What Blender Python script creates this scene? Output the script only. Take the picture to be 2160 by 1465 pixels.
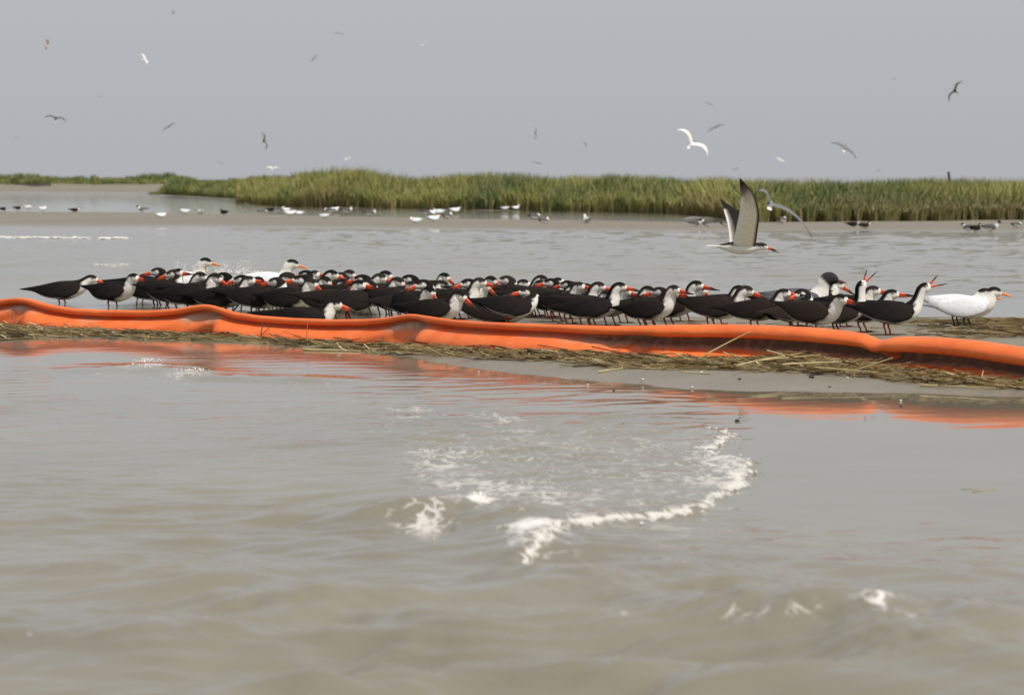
import bpy, math, random
import numpy as np
from mathutils import Vector, Matrix, Euler

# ------------------------------------------------------------------ camera, sky, sun, exposure
for o in list(bpy.data.objects):
    bpy.data.objects.remove(o, do_unlink=True)
sc = bpy.context.scene
COL = sc.collection
R = math.radians
CAM_H = 0.80                 # eye height above the water, metres
FPX = 6125.0                 # focal length in pixels of the 2160 px wide photograph
HOR = 372.0                  # horizon row
PITCH = math.atan((732.5 - HOR) / FPX)

cam_d = bpy.data.cameras.new('camera')
cam = bpy.data.objects.new('camera', cam_d)
COL.objects.link(cam)
cam.location = (0, 0, CAM_H)
cam.rotation_euler = (math.pi / 2 - PITCH, 0, 0)
cam_d.sensor_width = 36.0
cam_d.lens = FPX / 2160.0 * 36.0
cam_d.clip_start = 0.1
cam_d.clip_end = 8000
cam_d.dof.use_dof = True
cam_d.dof.focus_distance = 14.0
cam_d.dof.aperture_fstop = 7.5
sc.camera = cam

SUN_EL, SUN_AZ = R(58), R(128)     # azimuth clockwise from +Y: behind the camera, to the right
world = bpy.data.worlds.new('World')
sc.world = world
world.use_nodes = True
wn, wl = world.node_tree.nodes, world.node_tree.links
wn.clear()
w_out = wn.new('ShaderNodeOutputWorld')
w_bg = wn.new('ShaderNodeBackground')
w_sky = wn.new('ShaderNodeTexSky')
w_sky.sky_type = 'NISHITA'
w_sky.sun_disc = False
w_sky.sun_elevation = SUN_EL
w_sky.sun_rotation = SUN_AZ
w_sky.dust_density = 4.0
w_sky.air_density = 1.0
w_sky.ozone_density = 1.0
w_hs = wn.new('ShaderNodeHueSaturation')
w_hs.inputs['Saturation'].default_value = 0.35
w_mix = wn.new('ShaderNodeMix')          # milky summer haze over the whole sky
w_mix.data_type = 'RGBA'
w_mix.inputs[0].default_value = 0.80
w_mix.inputs[7].default_value = (5.30, 5.45, 5.78, 1)
w_bg.inputs['Strength'].default_value = 0.10
wl.new(w_sky.outputs[0], w_hs.inputs['Color'])
wl.new(w_hs.outputs[0], w_mix.inputs[6])
wl.new(w_mix.outputs[2], w_bg.inputs['Color'])
wl.new(w_bg.outputs[0], w_out.inputs['Surface'])

sun_d = bpy.data.lights.new('sun', 'SUN')
sun_d.energy = 3.9
sun_d.angle = R(2.0)
sun_d.color = (1.0, 0.955, 0.88)
sun = bpy.data.objects.new('sun', sun_d)
COL.objects.link(sun)
to_sun = Vector((math.sin(SUN_AZ) * math.cos(SUN_EL), math.cos(SUN_AZ) * math.cos(SUN_EL), math.sin(SUN_EL)))
sun.rotation_euler = to_sun.to_track_quat('Z', 'Y').to_euler()
sun.location = to_sun * 40

sc.view_settings.view_transform = 'Standard'
sc.view_settings.look = 'None'
sc.view_settings.gamma = 1.0
sc.view_settings.exposure = 0.0
sc.view_settings.use_curve_mapping = False
sc.render.engine = 'CYCLES'
sc.cycles.use_denoising = True
sc.cycles.max_bounces = 6
sc.cycles.caustics_reflective = False
sc.cycles.caustics_refractive = False

# ------------------------------------------------------------------ helpers
rng = np.random.default_rng(7)
random.seed(7)
CP, SP = math.cos(PITCH), math.sin(PITCH)


def ray(px, py):
    a = (px - 1080.0) / FPX
    b = (732.5 - py) / FPX
    return Vector((a, CP + b * SP, b * CP - SP))


def ground(px, py, z=0.0):
    r = ray(px, py)
    t = (z - CAM_H) / r.z
    return Vector((r.x * t, r.y * t, z))


def at_depth(px, py, y):
    r = ray(px, py)
    t = y / r.y
    return Vector((r.x * t, y, CAM_H + r.z * t))


def project(X, Y, Z):
    dz = Z - CAM_H
    depth = Y * CP - dz * SP
    up = Y * SP + dz * CP
    return 1080.0 + FPX * X / depth, 732.5 - FPX * up / depth


def smooth(a, b, x):
    t = np.clip((np.asarray(x, float) - a) / (b - a), 0, 1)
    return t * t * (3 - 2 * t)


def tag(o, label=None, cat=None, group=None, kind=None):
    if label: o['label'] = label
    if cat: o['category'] = cat
    if group: o['group'] = group
    if kind: o['kind'] = kind
    return o


def empty(name, loc=(0, 0, 0), rz=0.0):
    o = bpy.data.objects.new(name, None)
    COL.objects.link(o)
    o.location = loc
    o.rotation_euler = (0, 0, rz)
    o.empty_display_size = 0.05
    return o


def mesh_np(name, V, F, cols=None, attrs=None, smooth_shade=True):
    """V (n,3), F (m,3|4) or list of arrays -> mesh"""
    me = bpy.data.meshes.new(name)
    Fs = F if isinstance(F, list) else [F]
    Fs = [np.asarray(f, dtype=np.int32) for f in Fs if len(f)]
    me.vertices.add(len(V))
    me.vertices.foreach_set('co', np.asarray(V, dtype=np.float32).ravel())
    loops = np.concatenate([f.ravel() for f in Fs])
    sizes = np.concatenate([np.full(len(f), f.shape[1], dtype=np.int32) for f in Fs])
    starts = np.concatenate([[0], np.cumsum(sizes)[:-1]]).astype(np.int32)
    me.loops.add(len(loops))
    me.loops.foreach_set('vertex_index', loops)
    me.polygons.add(len(sizes))
    me.polygons.foreach_set('loop_start', starts)
    me.polygons.foreach_set('loop_total', sizes)
    me.polygons.foreach_set('use_smooth', np.full(len(sizes), smooth_shade, dtype=bool))
    if cols is not None:
        c = np.ones((len(V), 4), dtype=np.float32)
        c[:, :3] = cols
        a = me.color_attributes.new('Col', 'FLOAT_COLOR', 'POINT')
        a.data.foreach_set('color', c.ravel())
    for k, v in (attrs or {}).items():
        a = me.attributes.new(k, 'FLOAT', 'POINT')
        a.data.foreach_set('value', np.asarray(v, dtype=np.float32))
    me.update(calc_edges=True)
    me.validate()
    return me


def obj(name, me, mat=None, parent=None):
    o = bpy.data.objects.new(name, me)
    COL.objects.link(o)
    if mat is not None and not me.materials:
        me.materials.append(mat)
    if parent is not None:
        o.parent = parent
    return o


def copy_tree(o, parent=None):
    c = o.copy()
    COL.objects.link(c)
    c.parent = parent
    for ch in o.children:
        copy_tree(ch, c)
    return c


# 2-D value noise
_perm = rng.permutation(4096)
_vals = rng.random(4096)


def vnoise(x, y, seed=0):
    x = np.asarray(x, float); y = np.asarray(y, float)
    xi = np.floor(x).astype(np.int64); yi = np.floor(y).astype(np.int64)
    fx = x - xi; fy = y - yi
    fx = fx * fx * (3 - 2 * fx); fy = fy * fy * (3 - 2 * fy)

    def h(a, b):
        return _vals[_perm[(_perm[(a + seed * 131) & 4095] + b) & 4095]]
    return (h(xi, yi) * (1 - fx) + h(xi + 1, yi) * fx) * (1 - fy) + (h(xi, yi + 1) * (1 - fx) + h(xi + 1, yi + 1) * fx) * fy


def fbm(x, y, seed=0, oct=4):
    s = 0; a = 0.5; t = 0
    for i in range(oct):
        s = s + a * vnoise(x, y, seed + i * 7); t += a
        x = x * 2.03 + 13.1; y = y * 2.03 + 7.7; a *= 0.5
    return s / t


# ------------------------------------------------------------------ materials
def new_mat(name):
    m = bpy.data.materials.new(name)
    m.use_nodes = True
    nt = m.node_tree
    b = nt.nodes['Principled BSDF']
    return m, nt, b


def N(nt, t, **kw):
    n = nt.nodes.new(t)
    for k, v in kw.items():
        if k in n.inputs.keys():
            n.inputs[k].default_value = v
        else:
            setattr(n, k, v)
    return n


def ramp(nt, stops):
    r = nt.nodes.new('ShaderNodeValToRGB')
    el = r.color_ramp.elements
    while len(el) < len(stops):
        el.new(0.5)
    for e, (p, c) in zip(el, stops):
        e.position = p
        e.color = (*c, 1) if len(c) == 3 else c
    return r


def mixc(nt, f, a, b, mode='MIX'):
    m = nt.nodes.new('ShaderNodeMix')
    m.data_type = 'RGBA'
    m.blend_type = mode
    for i, v in ((0, f), (6, a), (7, b)):
        if hasattr(v, 'links') or isinstance(v, bpy.types.NodeSocket):
            nt.links.new(v, m.inputs[i])
        elif i == 0:
            m.inputs[0].default_value = v
        else:
            m.inputs[i].default_value = (*v, 1)
    return m.outputs[2]


def math_n(nt, op, a, b=None, clamp=False):
    m = nt.nodes.new('ShaderNodeMath')
    m.operation = op
    m.use_clamp = clamp
    for i, v in ((0, a), (1, b)):
        if v is None: continue
        if isinstance(v, bpy.types.NodeSocket):
            nt.links.new(v, m.inputs[i])
        else:
            m.inputs[i].default_value = v
    return m.outputs[0]


def world_pos(nt, scale=(1, 1, 1)):
    g = nt.nodes.new('ShaderNodeNewGeometry')
    mp = nt.nodes.new('ShaderNodeMapping')
    mp.inputs['Scale'].default_value = scale
    nt.links.new(g.outputs['Position'], mp.inputs['Vector'])
    return mp.outputs[0]


def noise(nt, vec, scale, detail=4.0, rough=0.55):
    n = N(nt, 'ShaderNodeTexNoise', Scale=scale, Detail=detail, Roughness=rough)
    nt.links.new(vec, n.inputs['Vector'])
    return n.outputs['Fac']


def attr(nt, name):
    a = nt.nodes.new('ShaderNodeAttribute')
    a.attribute_name = name
    return a


def mat_water():
    m, nt, b = new_mat('murky_water')
    L = nt.links.new
    p = world_pos(nt)
    big = noise(nt, p, 0.9, 3)
    c = ramp(nt, [(0.30, (0.168, 0.155, 0.115)), (0.70, (0.212, 0.197, 0.150))])
    L(big, c.inputs[0])
    foam = attr(nt, 'foam').outputs['Fac']
    rip = attr(nt, 'ripple').outputs['Fac']
    # froth pattern: cells broken by noise
    n1 = noise(nt, world_pos(nt, (1.0, 0.55, 1.0)), 24.0, 6, 0.70)
    v = N(nt, 'ShaderNodeTexVoronoi', Scale=24.0)
    v.feature = 'DISTANCE_TO_EDGE'
    wob = N(nt, 'ShaderNodeTexNoise', Scale=9.0, Detail=3.0)
    L(p, wob.inputs['Vector'])
    wv = nt.nodes.new('ShaderNodeMix'); wv.data_type = 'RGBA'; wv.inputs[0].default_value = 0.14
    L(p, wv.inputs[6]); L(wob.outputs['Color'], wv.inputs[7])
    mp = nt.nodes.new('ShaderNodeMapping'); mp.inputs['Scale'].default_value = (1, 0.45, 1)
    L(wv.outputs[2], mp.inputs['Vector']); L(mp.outputs[0], v.inputs['Vector'])
    web = math_n(nt, 'SUBTRACT', 0.22, math_n(nt, 'MULTIPLY', v.outputs['Distance'], 1.6), True)
    pat = math_n(nt, 'ADD', n1, web)
    # foam attribute lowers the threshold of the pattern
    t = math_n(nt, 'SUBTRACT', math_n(nt, 'ADD', pat, math_n(nt, 'MULTIPLY', foam, 0.40)), 0.76)
    f = math_n(nt, 'MULTIPLY', t, 7.0, True)
    f = math_n(nt, 'MULTIPLY', f, math_n(nt, 'MULTIPLY', foam, 6.0, True), True)
    f = math_n(nt, 'MULTIPLY', f, math_n(nt, 'ADD', 0.12, math_n(nt, 'MULTIPLY', foam, 0.80)), True)
    col = mixc(nt, f, c.outputs[0], (0.66, 0.64, 0.60))
    L(col, b.inputs['Base Color'])
    b.inputs['IOR'].default_value = 1.33
    L(math_n(nt, 'ADD', 0.035, math_n(nt, 'MULTIPLY', f, 0.6)), b.inputs['Roughness'])
    # fine ripples
    h1 = noise(nt, world_pos(nt, (1.0, 2.2, 1.0)), 16.0, 3)
    h2 = noise(nt, world_pos(nt, (0.35, 1.0, 1.0)), 5.0, 4)
    h = math_n(nt, 'ADD', math_n(nt, 'MULTIPLY', h1, 0.25), h2)
    bp = N(nt, 'ShaderNodeBump', Distance=0.02)
    L(h, bp.inputs['Height'])
    L(rip, bp.inputs['Strength'])
    L(bp.outputs[0], b.inputs['Normal'])
    return m


def mat_sand():
    m, nt, b = new_mat('wet_sand')
    L = nt.links.new
    p = world_pos(nt)
    n1 = noise(nt, p, 3.0, 5)
    n2 = noise(nt, p, 180.0, 2)
    c = ramp(nt, [(0.3, (0.165, 0.145, 0.105)), (0.7, (0.250, 0.224, 0.168))])
    L(math_n(nt, 'ADD', math_n(nt, 'MULTIPLY', n1, 0.55), math_n(nt, 'MULTIPLY', noise(nt, p, 22.0, 5, 0.7), 0.45)), c.inputs[0])
    col = mixc(nt, math_n(nt, 'MULTIPLY', n2, 0.5), c.outputs[0], (0.10, 0.085, 0.062))
    g = nt.nodes.new('ShaderNodeNewGeometry')
    s = nt.nodes.new('ShaderNodeSeparateXYZ')
    L(g.outputs['Position'], s.inputs[0])
    mr = N(nt, 'ShaderNodeMapRange')
    L(math_n(nt, 'ADD', s.outputs[2], math_n(nt, 'MULTIPLY', n1, 0.012)), mr.inputs[0])
    mr.inputs[1].default_value = 0.004; mr.inputs[2].default_value = 0.05
    mr.inputs[3].default_value = 0.16; mr.inputs[4].default_value = 0.75
    L(mr.outputs[0], b.inputs['Roughness'])
    L(col, b.inputs['Base Color'])
    bp = N(nt, 'ShaderNodeBump', Distance=0.004, Strength=0.5)
    L(math_n(nt, 'ADD', noise(nt, p, 60.0, 4), math_n(nt, 'MULTIPLY', n2, 0.6)), bp.inputs['Height'])
    L(bp.outputs[0], b.inputs['Normal'])
    return m


def mat_attr(name, rough=0.7, noise_scale=60.0, noise_amt=0.35, spec=0.3, bump=0.0):
    m, nt, b = new_mat(name)
    L = nt.links.new
    a = attr(nt, 'Col').outputs['Color']
    tc = nt.nodes.new('ShaderNodeTexCoord')
    n = noise(nt, tc.outputs['Object'], noise_scale, 4)
    r = ramp(nt, [(0.25, (1 - noise_amt,) * 3), (0.75, (1 + noise_amt * 0.6,) * 3)])
    L(n, r.inputs[0])
    bc = mixc(nt, 1.0, a, r.outputs[0], 'MULTIPLY')
    if name == 'plumage':          # some birds are worn and browner than others
        oi = nt.nodes.new('ShaderNodeObjectInfo')
        bc = mixc(nt, math_n(nt, 'MULTIPLY', math_n(nt, 'POWER', oi.outputs['Random'], 2.0), 0.75), bc, (0.030, 0.022, 0.017), 'LIGHTEN')
    L(bc, b.inputs['Base Color'])
    b.inputs['Roughness'].default_value = rough
    b.inputs['Specular IOR Level'].default_value = spec
    if bump:
        bp = N(nt, 'ShaderNodeBump', Distance=0.004, Strength=bump)
        L(n, bp.inputs['Height'])
        L(bp.outputs[0], b.inputs['Normal'])
    return m


def mat_boom():
    m, nt, b = new_mat('orange_boom_vinyl')
    L = nt.links.new
    p = world_pos(nt)
    pale = attr(nt, 'pale').outputs['Fac']
    mud = attr(nt, 'mud').outputs['Fac']
    n1 = noise(nt, p, 5.0, 6, 0.65)
    n2 = noise(nt, world_pos(nt, (1, 1, 0.25)), 30.0, 4, 0.6)
    n3 = noise(nt, p, 90.0, 3)
    base = ramp(nt, [(0.3, (0.70, 0.125, 0.026)), (0.7, (0.84, 0.195, 0.046))])
    L(n1, base.inputs[0])
    # sun-bleached, grimy strip under the top roll
    pf = math_n(nt, 'MULTIPLY', math_n(nt, 'SUBTRACT', math_n(nt, 'ADD', pale, math_n(nt, 'MULTIPLY', math_n(nt, 'SUBTRACT', n1, 0.5), 1.3)), 0.35), 2.2, True)
    c1 = mixc(nt, math_n(nt, 'MULTIPLY', pf, 0.85), base.outputs[0], (0.36, 0.29, 0.22))
    # muddy splashes, and a darker tone in the neck under the roll
    mf = math_n(nt, 'MULTIPLY', math_n(nt, 'SUBTRACT', math_n(nt, 'ADD', mud, math_n(nt, 'MULTIPLY', math_n(nt, 'SUBTRACT', n2, 0.5), 1.6)), 0.45), 3.0, True)
    c2 = mixc(nt, math_n(nt, 'MULTIPLY', mf, 0.8), c1, (0.15, 0.125, 0.09))
    sp = math_n(nt, 'MULTIPLY', math_n(nt, 'SUBTRACT', n3, 0.66), 8.0, True)
    c3 = mixc(nt, math_n(nt, 'MULTIPLY', sp, 0.35), c2, (0.25, 0.12, 0.06))
    L(c3, b.inputs['Base Color'])
    b.inputs['Roughness'].default_value = 0.52
    b.inputs['Specular IOR Level'].default_value = 0.35
    bp = N(nt, 'ShaderNodeBump', Distance=0.006, Strength=0.45)
    L(math_n(nt, 'ADD', noise(nt, world_pos(nt, (1, 1, 2.5)), 14.0, 4), math_n(nt, 'MULTIPLY', n3, 0.08)), bp.inputs['Height'])
    L(bp.outputs[0], b.inputs['Normal'])
    return m


def mat_foam():
    m, nt, b = new_mat('white_froth')
    b.inputs['Base Color'].default_value = (0.78, 0.76, 0.70, 1)
    b.inputs['Roughness'].default_value = 0.6
    b.inputs['Subsurface Weight'].default_value = 0.0
    n = noise(nt, world_pos(nt), 70.0, 4)
    r = ramp(nt, [(0.3, (0.55, 0.52, 0.45)), (0.65, (0.86, 0.85, 0.81))])
    nt.links.new(n, r.inputs[0]); nt.links.new(r.outputs[0], b.inputs['Base Color'])
    return m


M_WATER = mat_water()
M_SAND = mat_sand()
M_FEATHER = mat_attr('plumage', 0.9, 70.0, 0.16, 0.10, 0.15)
M_HORN = mat_attr('bill_and_leg_skin', 0.42, 90.0, 0.12, 0.5)
M_GRASS = mat_attr('marsh_grass_blades', 0.6, 3.0, 0.20, 0.3)
M_STRAW = mat_attr('dry_reed_straw', 0.75, 25.0, 0.25, 0.25)
M_BOOM = mat_boom()
M_FROTH = mat_foam()

# ------------------------------------------------------------------ terrain
# near sand bar: front and back waterlines in plan, read off the photograph
_fx = np.array([-400, 0, 350, 700, 880, 1000, 1200, 1450, 1750, 2160, 2500], float)
_fy = np.array([700, 702, 716, 742, 765, 785, 802, 815, 822, 832, 842], float)
_bx = np.array([-400, 0, 350, 600, 800, 1000, 1250, 1500, 1800, 2000, 2160, 2500], float)
_by = np.array([640, 640, 640, 646, 650, 655, 661, 668, 669, 669, 670, 672], float)
FRONT = np.array([ground(a, b)[:2] for a, b in zip(_fx, _fy)])
BACK = np.array([ground(a, b)[:2] for a, b in zip(_bx, _by)])


def bar_height(X, Y):
    # sort by plan x for interpolation
    i = np.argsort(FRONT[:, 0]); j = np.argsort(BACK[:, 0])
    yf = np.interp(X, FRONT[i, 0], FRONT[i, 1])
    yb = np.interp(X, BACK[j, 0], BACK[j, 1])
    u = np.minimum(Y - yf, (yb - Y) * 0.8)
    n = (fbm(X * 1.6, Y * 1.1, 3, 4) - 0.5)
    u = u + n * 0.55
    crest = np.interp(X, [-6, -2.0, -0.9, 0.0, 1.2, 6], [0.010, 0.010, 0.016, 0.034, 0.050, 0.058])
    inside = crest * (1 - np.exp(-np.maximum(u, 0) / 0.55))
    outside = -0.05 * (1 - np.exp(np.minimum(u, 0) / 0.9)) - 0.02 * np.maximum(-u - 1.0, 0)
    h = np.where(u > 0, inside, outside)
    # the bar thins out towards -x: hardly awash there
    h = h - np.interp(X, [-8, -2.4, -1.5, -0.6, 0.2], [0.060, 0.054, 0.044, 0.014, 0.0])
    h = h + (fbm(X * 7, Y * 5, 9, 3) - 0.5) * 0.006
    return np.maximum(h, -0.5)


def grid(x0, x1, nx, y0, y1, ny):
    xs = np.linspace(x0, x1, nx); ys = np.linspace(y0, y1, ny)
    X, Y = np.meshgrid(xs, ys)
    idx = np.arange(nx * ny).reshape(ny, nx)
    F = np.stack([idx[:-1, :-1], idx[:-1, 1:], idx[1:, 1:], idx[1:, :-1]], -1).reshape(-1, 4)
    return X.ravel(), Y.ravel(), F


X, Y, F = grid(-6.5, 6.5, 330, 8.0, 24.0, 420)
bar = obj('sand_bar', mesh_np('sand_bar', np.stack([X, Y, bar_height(X, Y)], -1), F), M_SAND)
tag(bar, kind='structure')

# sea bed far below everything, reaching the horizon
X, Y, F = grid(-4000, 4000, 3, -60, 7000, 3)
bed = obj('sea_bed', mesh_np('sea_bed', np.stack([X, Y, np.full_like(X, -0.9)], -1), F), M_SAND)
tag(bed, kind='structure')


def strip_terrain(name, front, back, hmax, nx=220, ny=40, edge=0.12, seed=5):
    """low bank between two plan curves given as pixel lists of the waterline"""
    fx = np.array([ground(*p)[:2] for p in front]); bx = np.array([ground(*p)[:2] for p in back])
    s = np.linspace(0, 1, nx); t = np.linspace(-0.12, 1.12, ny)
    def along(P):
        d = np.concatenate([[0], np.cumsum(np.linalg.norm(np.diff(P, axis=0), axis=1))]); d /= d[-1]
        return np.stack([np.interp(s, d, P[:, 0]), np.interp(s, d, P[:, 1])], -1)
    A, B = along(fx), along(bx)
    P = A[None] * (1 - t)[:, None, None] + B[None] * t[:, None, None]
    Xg, Yg = P[..., 0], P[..., 1]
    w = np.minimum(t, 1 - t)[:, None] * np.ones(nx)[None]
    h = hmax * np.clip(w / edge, -1.5, 1.0)
    h = h * (0.75 + 0.5 * fbm(Xg * 0.5, Yg * 0.25, seed)) + (fbm(Xg * 0.7, Yg * 0.3, seed + 3) - 0.5) * hmax * 0.7
    idx = np.arange(nx * ny).reshape(ny, nx)
    F = np.stack([idx[:-1, :-1], idx[:-1, 1:], idx[1:, 1:], idx[1:, :-1]], -1).reshape(-1, 4)
    o = obj(name, mesh_np(name, np.stack([Xg.ravel(), Yg.ravel(), h.ravel()], -1), F), M_SAND)
    return tag(o, kind='structure')


strip_terrain('sand_spit', [(-500, 476), (0, 477), (400, 478), (900, 482), (1200, 486), (1500, 488), (1800, 489), (2160, 488), (2700, 488)],
              [(-500, 447), (0, 447), (300, 448), (500, 452), (800, 459), (1000, 463), (1250, 468), (1500, 472), (1800, 470), (2160, 466), (2700, 466)], 0.035)
ISL_F = [(515, 429), (600, 436), (900, 441), (1100, 445), (1300, 448), (1440, 452), (1530, 462), (1570, 468), (1800, 469), (2160, 468), (2900, 468)]
strip_terrain('marsh_island', ISL_F, [(500, 404), (600, 405), (900, 405), (1100, 406), (1300, 406), (1440, 406), (1530, 407), (1570, 408), (1800, 408), (2160, 408), (2900, 408)], 0.10, ny=50, edge=0.25)
strip_terrain('marsh_point', [(320, 412), (400, 415), (520, 422), (640, 428), (800, 430)], [(300, 400), (400, 400), (520, 401), (640, 401), (800, 401)], 0.035, nx=80)
strip_terrain('far_beach', [(-900, 405), (0, 405.5), (200, 406.5), (340, 407), (700, 407)], [(-900, 397), (0, 397), (200, 397), (340, 397), (700, 397)], 0.30, nx=160, edge=0.40)

# ------------------------------------------------------------------ water
ang_in = np.linspace(-R(12.5), R(12.5), 430)
ang_out = np.concatenate([np.geomspace(R(12.8), R(86), 36)])
ANG = np.concatenate([-ang_out[::-1], ang_in, ang_out])
rows = [0.6]
while rows[-1] < 60:
    d = rows[-1]
    if d < 3.6: st = 0.12
    else: st = max(0.011, 0.62 * d * d / (CAM_H * FPX * 1024 / 2160))
    if d > 20: st = min(st, 0.45)
    rows.append(d + st)
while rows[-1] < 6500:
    rows.append(rows[-1] * 1.12)
RAD = np.array(rows)
A, D = np.meshgrid(ANG, RAD)
WX = (np.tan(np.clip(A, -R(86), R(86))) * D)
WX = np.where(np.abs(A) <= R(12.6), WX, np.sign(A) * (np.tan(R(12.5)) * D + (np.abs(A) - R(12.5)) * D * 2.2))
WY = D
PX, PY = project(WX, WY, np.zeros_like(WX))


def polyline_dist(X, Y, P):
    """distance to a plan polyline, signed by side (positive to the left of travel), and arclength fraction"""
    best = np.full(X.shape, 1e9); sgn = np.zeros(X.shape); fr = np.zeros(X.shape)
    L = np.concatenate([[0], np.cumsum(np.linalg.norm(np.diff(P, axis=0), axis=1))])
    for k in range(len(P) - 1):
        a, b = P[k], P[k + 1]
        d = b - a; l2 = d @ d
        t = np.clip(((X - a[0]) * d[0] + (Y - a[1]) * d[1]) / l2, 0, 1)
        qx, qy = a[0] + t * d[0], a[1] + t * d[1]
        dd = np.hypot(X - qx, Y - qy)
        c = d[0] * (Y - a[1]) - d[1] * (X - a[0])
        m = dd < best
        best = np.where(m, dd, best); sgn = np.where(m, np.sign(c), sgn)
        fr = np.where(m, (L[k] + t * math.sqrt(l2)) / L[-1], fr)
    return best, sgn, fr


def plan(pts):
    return np.array([ground(*p)[:2] for p in pts])


def densify(P, n):
    d = np.concatenate([[0], np.cumsum(np.linalg.norm(np.diff(P, axis=0), axis=1))])
    s = np.linspace(0, d[-1], n)
    return np.stack([np.interp(s, d, P[:, 0]), np.interp(s, d, P[:, 1])], -1)


# wind ripples: many sinusoids, crests mostly across the view
def waves(X, Y, lmin, lmax, n, seed, spread=0.55):
    r = np.random.default_rng(seed)
    z = np.zeros_like(X)
    tot = 0
    for i in range(n):
        lam = math.exp(r.uniform(math.log(lmin), math.log(lmax)))
        th = math.pi / 2 + 0.18 + r.normal(0, spread)
        k = 2 * math.pi / lam
        a = lam ** 1.0
        ph = r.uniform(0, 6.28)
        z = z + a * np.sin(k * (X * math.cos(th) + Y * math.sin(th)) + ph)
        tot += (a * k) ** 2 / 2
    return z / math.sqrt(tot)        # unit rms slope


near = WY < 19
wz = np.zeros_like(WX)
x_, y_ = WX[near], WY[near]
px, py = PX[near], PY[near]
warp = (fbm(x_ * 1.1, y_ * 0.8, 21) - 0.5) * 0.5
s_small = waves(x_ + warp, y_ + warp, 0.07, 0.22, 36, 1)
s_mid = waves(x_ + warp, y_ - warp, 0.22, 0.75, 30, 2, 0.40)
patch = fbm(x_ * 0.9, y_ * 0.7, 31, 3)
patch = smooth(0.30, 0.68, patch)
calm = smooth(1300, 1620, px - (py - 900) * 0.25) * (1 - smooth(1060, 1190, py))      # sheltered pool in front of the bar
lee = (1 - smooth(770, 880, py + 0.02 * (px - 1080) * -1)) * smooth(668, 705, py)                              # beside the wrack
a_small = np.interp(py, [640, 760, 850, 1000, 1150, 1300, 1465], [0.030, 0.020, 0.060, 0.100, 0.160, 0.220, 0.250])
a_mid = np.interp(py, [640, 760, 850, 1000, 1150, 1250, 1465], [0.000, 0.005, 0.020, 0.050, 0.090, 0.120, 0.125])
k_calm = (1 - 0.93 * calm) * (1 - 0.72 * lee)
z = (s_small * a_small * (0.35 + 0.9 * patch) + s_mid * a_mid * (0.5 + 0.7 * patch)) * k_calm

# the little bore running in from the left with its foam line
FOAM_LINE = plan([(1500, 905), (1545, 918), (1530, 940), (1490, 955), (1530, 966), (1598, 975), (1580, 1003), (1555, 1035),
                  (1510, 1065), (1440, 1092), (1340, 1112), (1240, 1132), (1190, 1150), (1160, 1185), (1120, 1205)])
FL = densify(FOAM_LINE, 60)
FL[1:-1] += rng.normal(0, 0.014, FL[1:-1].shape)
dist, sg, fr = polyline_dist(x_, y_, FL)
inside = sg < 0                      # west of the line (travel is towards the camera)
INS = np.where(inside, 1, -1) * dist
in_reg = smooth(560, 900, px) * (1 - smooth(1640, 1700, px)) * smooth(860, 930, py) * (1 - smooth(1200, 1260, py))
step = smooth(-0.02, 0.05, INS) * in_reg
z = z + 0.010 * step + 0.014 * np.exp(-(np.maximum(INS, 0) / 0.06) ** 2) * step * (0.4 + fr)


def ridge(pts, h, wf, wb, rough=0.3, seed=1):
    """a steep little wave: wf = width on the camera side, wb behind"""
    P = densify(plan(pts), 40)
    d, s, f = polyline_dist(x_, y_, P)
    front = s < 0
    w = np.where(front, wf, wb)
    taper = np.minimum(smooth(0, 0.18, f), 1 - smooth(0.8, 1.0, f))
    n = 1 + rough * 2 * (fbm(x_ * 6, y_ * 6, seed) - 0.5)
    return h * np.exp(-(d / w) ** 2) * taper * n


z = z + ridge([(1000, 1215), (1150, 1245), (1350, 1262), (1500, 1285), (1650, 1310), (1850, 1330), (1960, 1375), (2090, 1445)], 0.052, 0.17, 0.36, 0.6, 41)
z = z + ridge([(800, 1135), (850, 1118), (950, 1095), (1060, 1110), (1150, 1160), (1200, 1215)], 0.036, 0.16, 0.28, 0.6, 42)
z = z + ridge([(100, 1195), (250, 1212), (420, 1222), (600, 1240)], 0.028, 0.15, 0.3, 0.5, 43)
z = z + ridge([(400, 1260), (620, 1290), (820, 1305), (1000, 1340), (1100, 1390)], 0.036, 0.16, 0.3, 0.5, 44)
z = z + ridge([(-100, 1330), (150, 1340), (330, 1350), (520, 1375)], 0.030, 0.16, 0.3, 0.5, 45)
z = z + ridge([(1250, 1195), (1450, 1208), (1700, 1210), (1950, 1200), (2200, 1212)], 0.010, 0.16, 0.3, 0.5, 46)
z = z + ridge([(600, 1180), (760, 1160), (900, 1190)], 0.014, 0.14, 0.25, 0.5, 47)
z = z + ridge([(150, 790), (280, 778), (360, 790), (450, 800), (560, 803), (800, 808)], 0.016, 0.10, 0.25, 0.6, 48)

# foam amounts
foam = np.zeros_like(z)
rag = fbm(x_ * 9, y_ * 5, 61, 3)
foam = np.maximum(foam, 0.85 * np.exp(-((INS - 0.014) / (0.006 + 0.026 * rag)) ** 2) * in_reg)
core = smooth(760, 980, px) * (1 - smooth(1560, 1640, px)) * smooth(860, 960, py) * (1 - smooth(1060, 1150, py)) * (inside)
foam = np.maximum(foam, core * (0.36 + 0.40 * smooth(0.32, 0.70, fbm(x_ * 3.2, y_ * 1.4, 71, 3))))
band = np.exp(-((py - (800 + (px - 560) * 0.18)) / 26.0) ** 2) * smooth(480, 620, px) * (1 - smooth(1050, 1250, px))
foam = np.maximum(foam, 0.55 * band * smooth(0.40, 0.7, fbm(x_ * 5, y_ * 2, 72, 3)))


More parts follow.
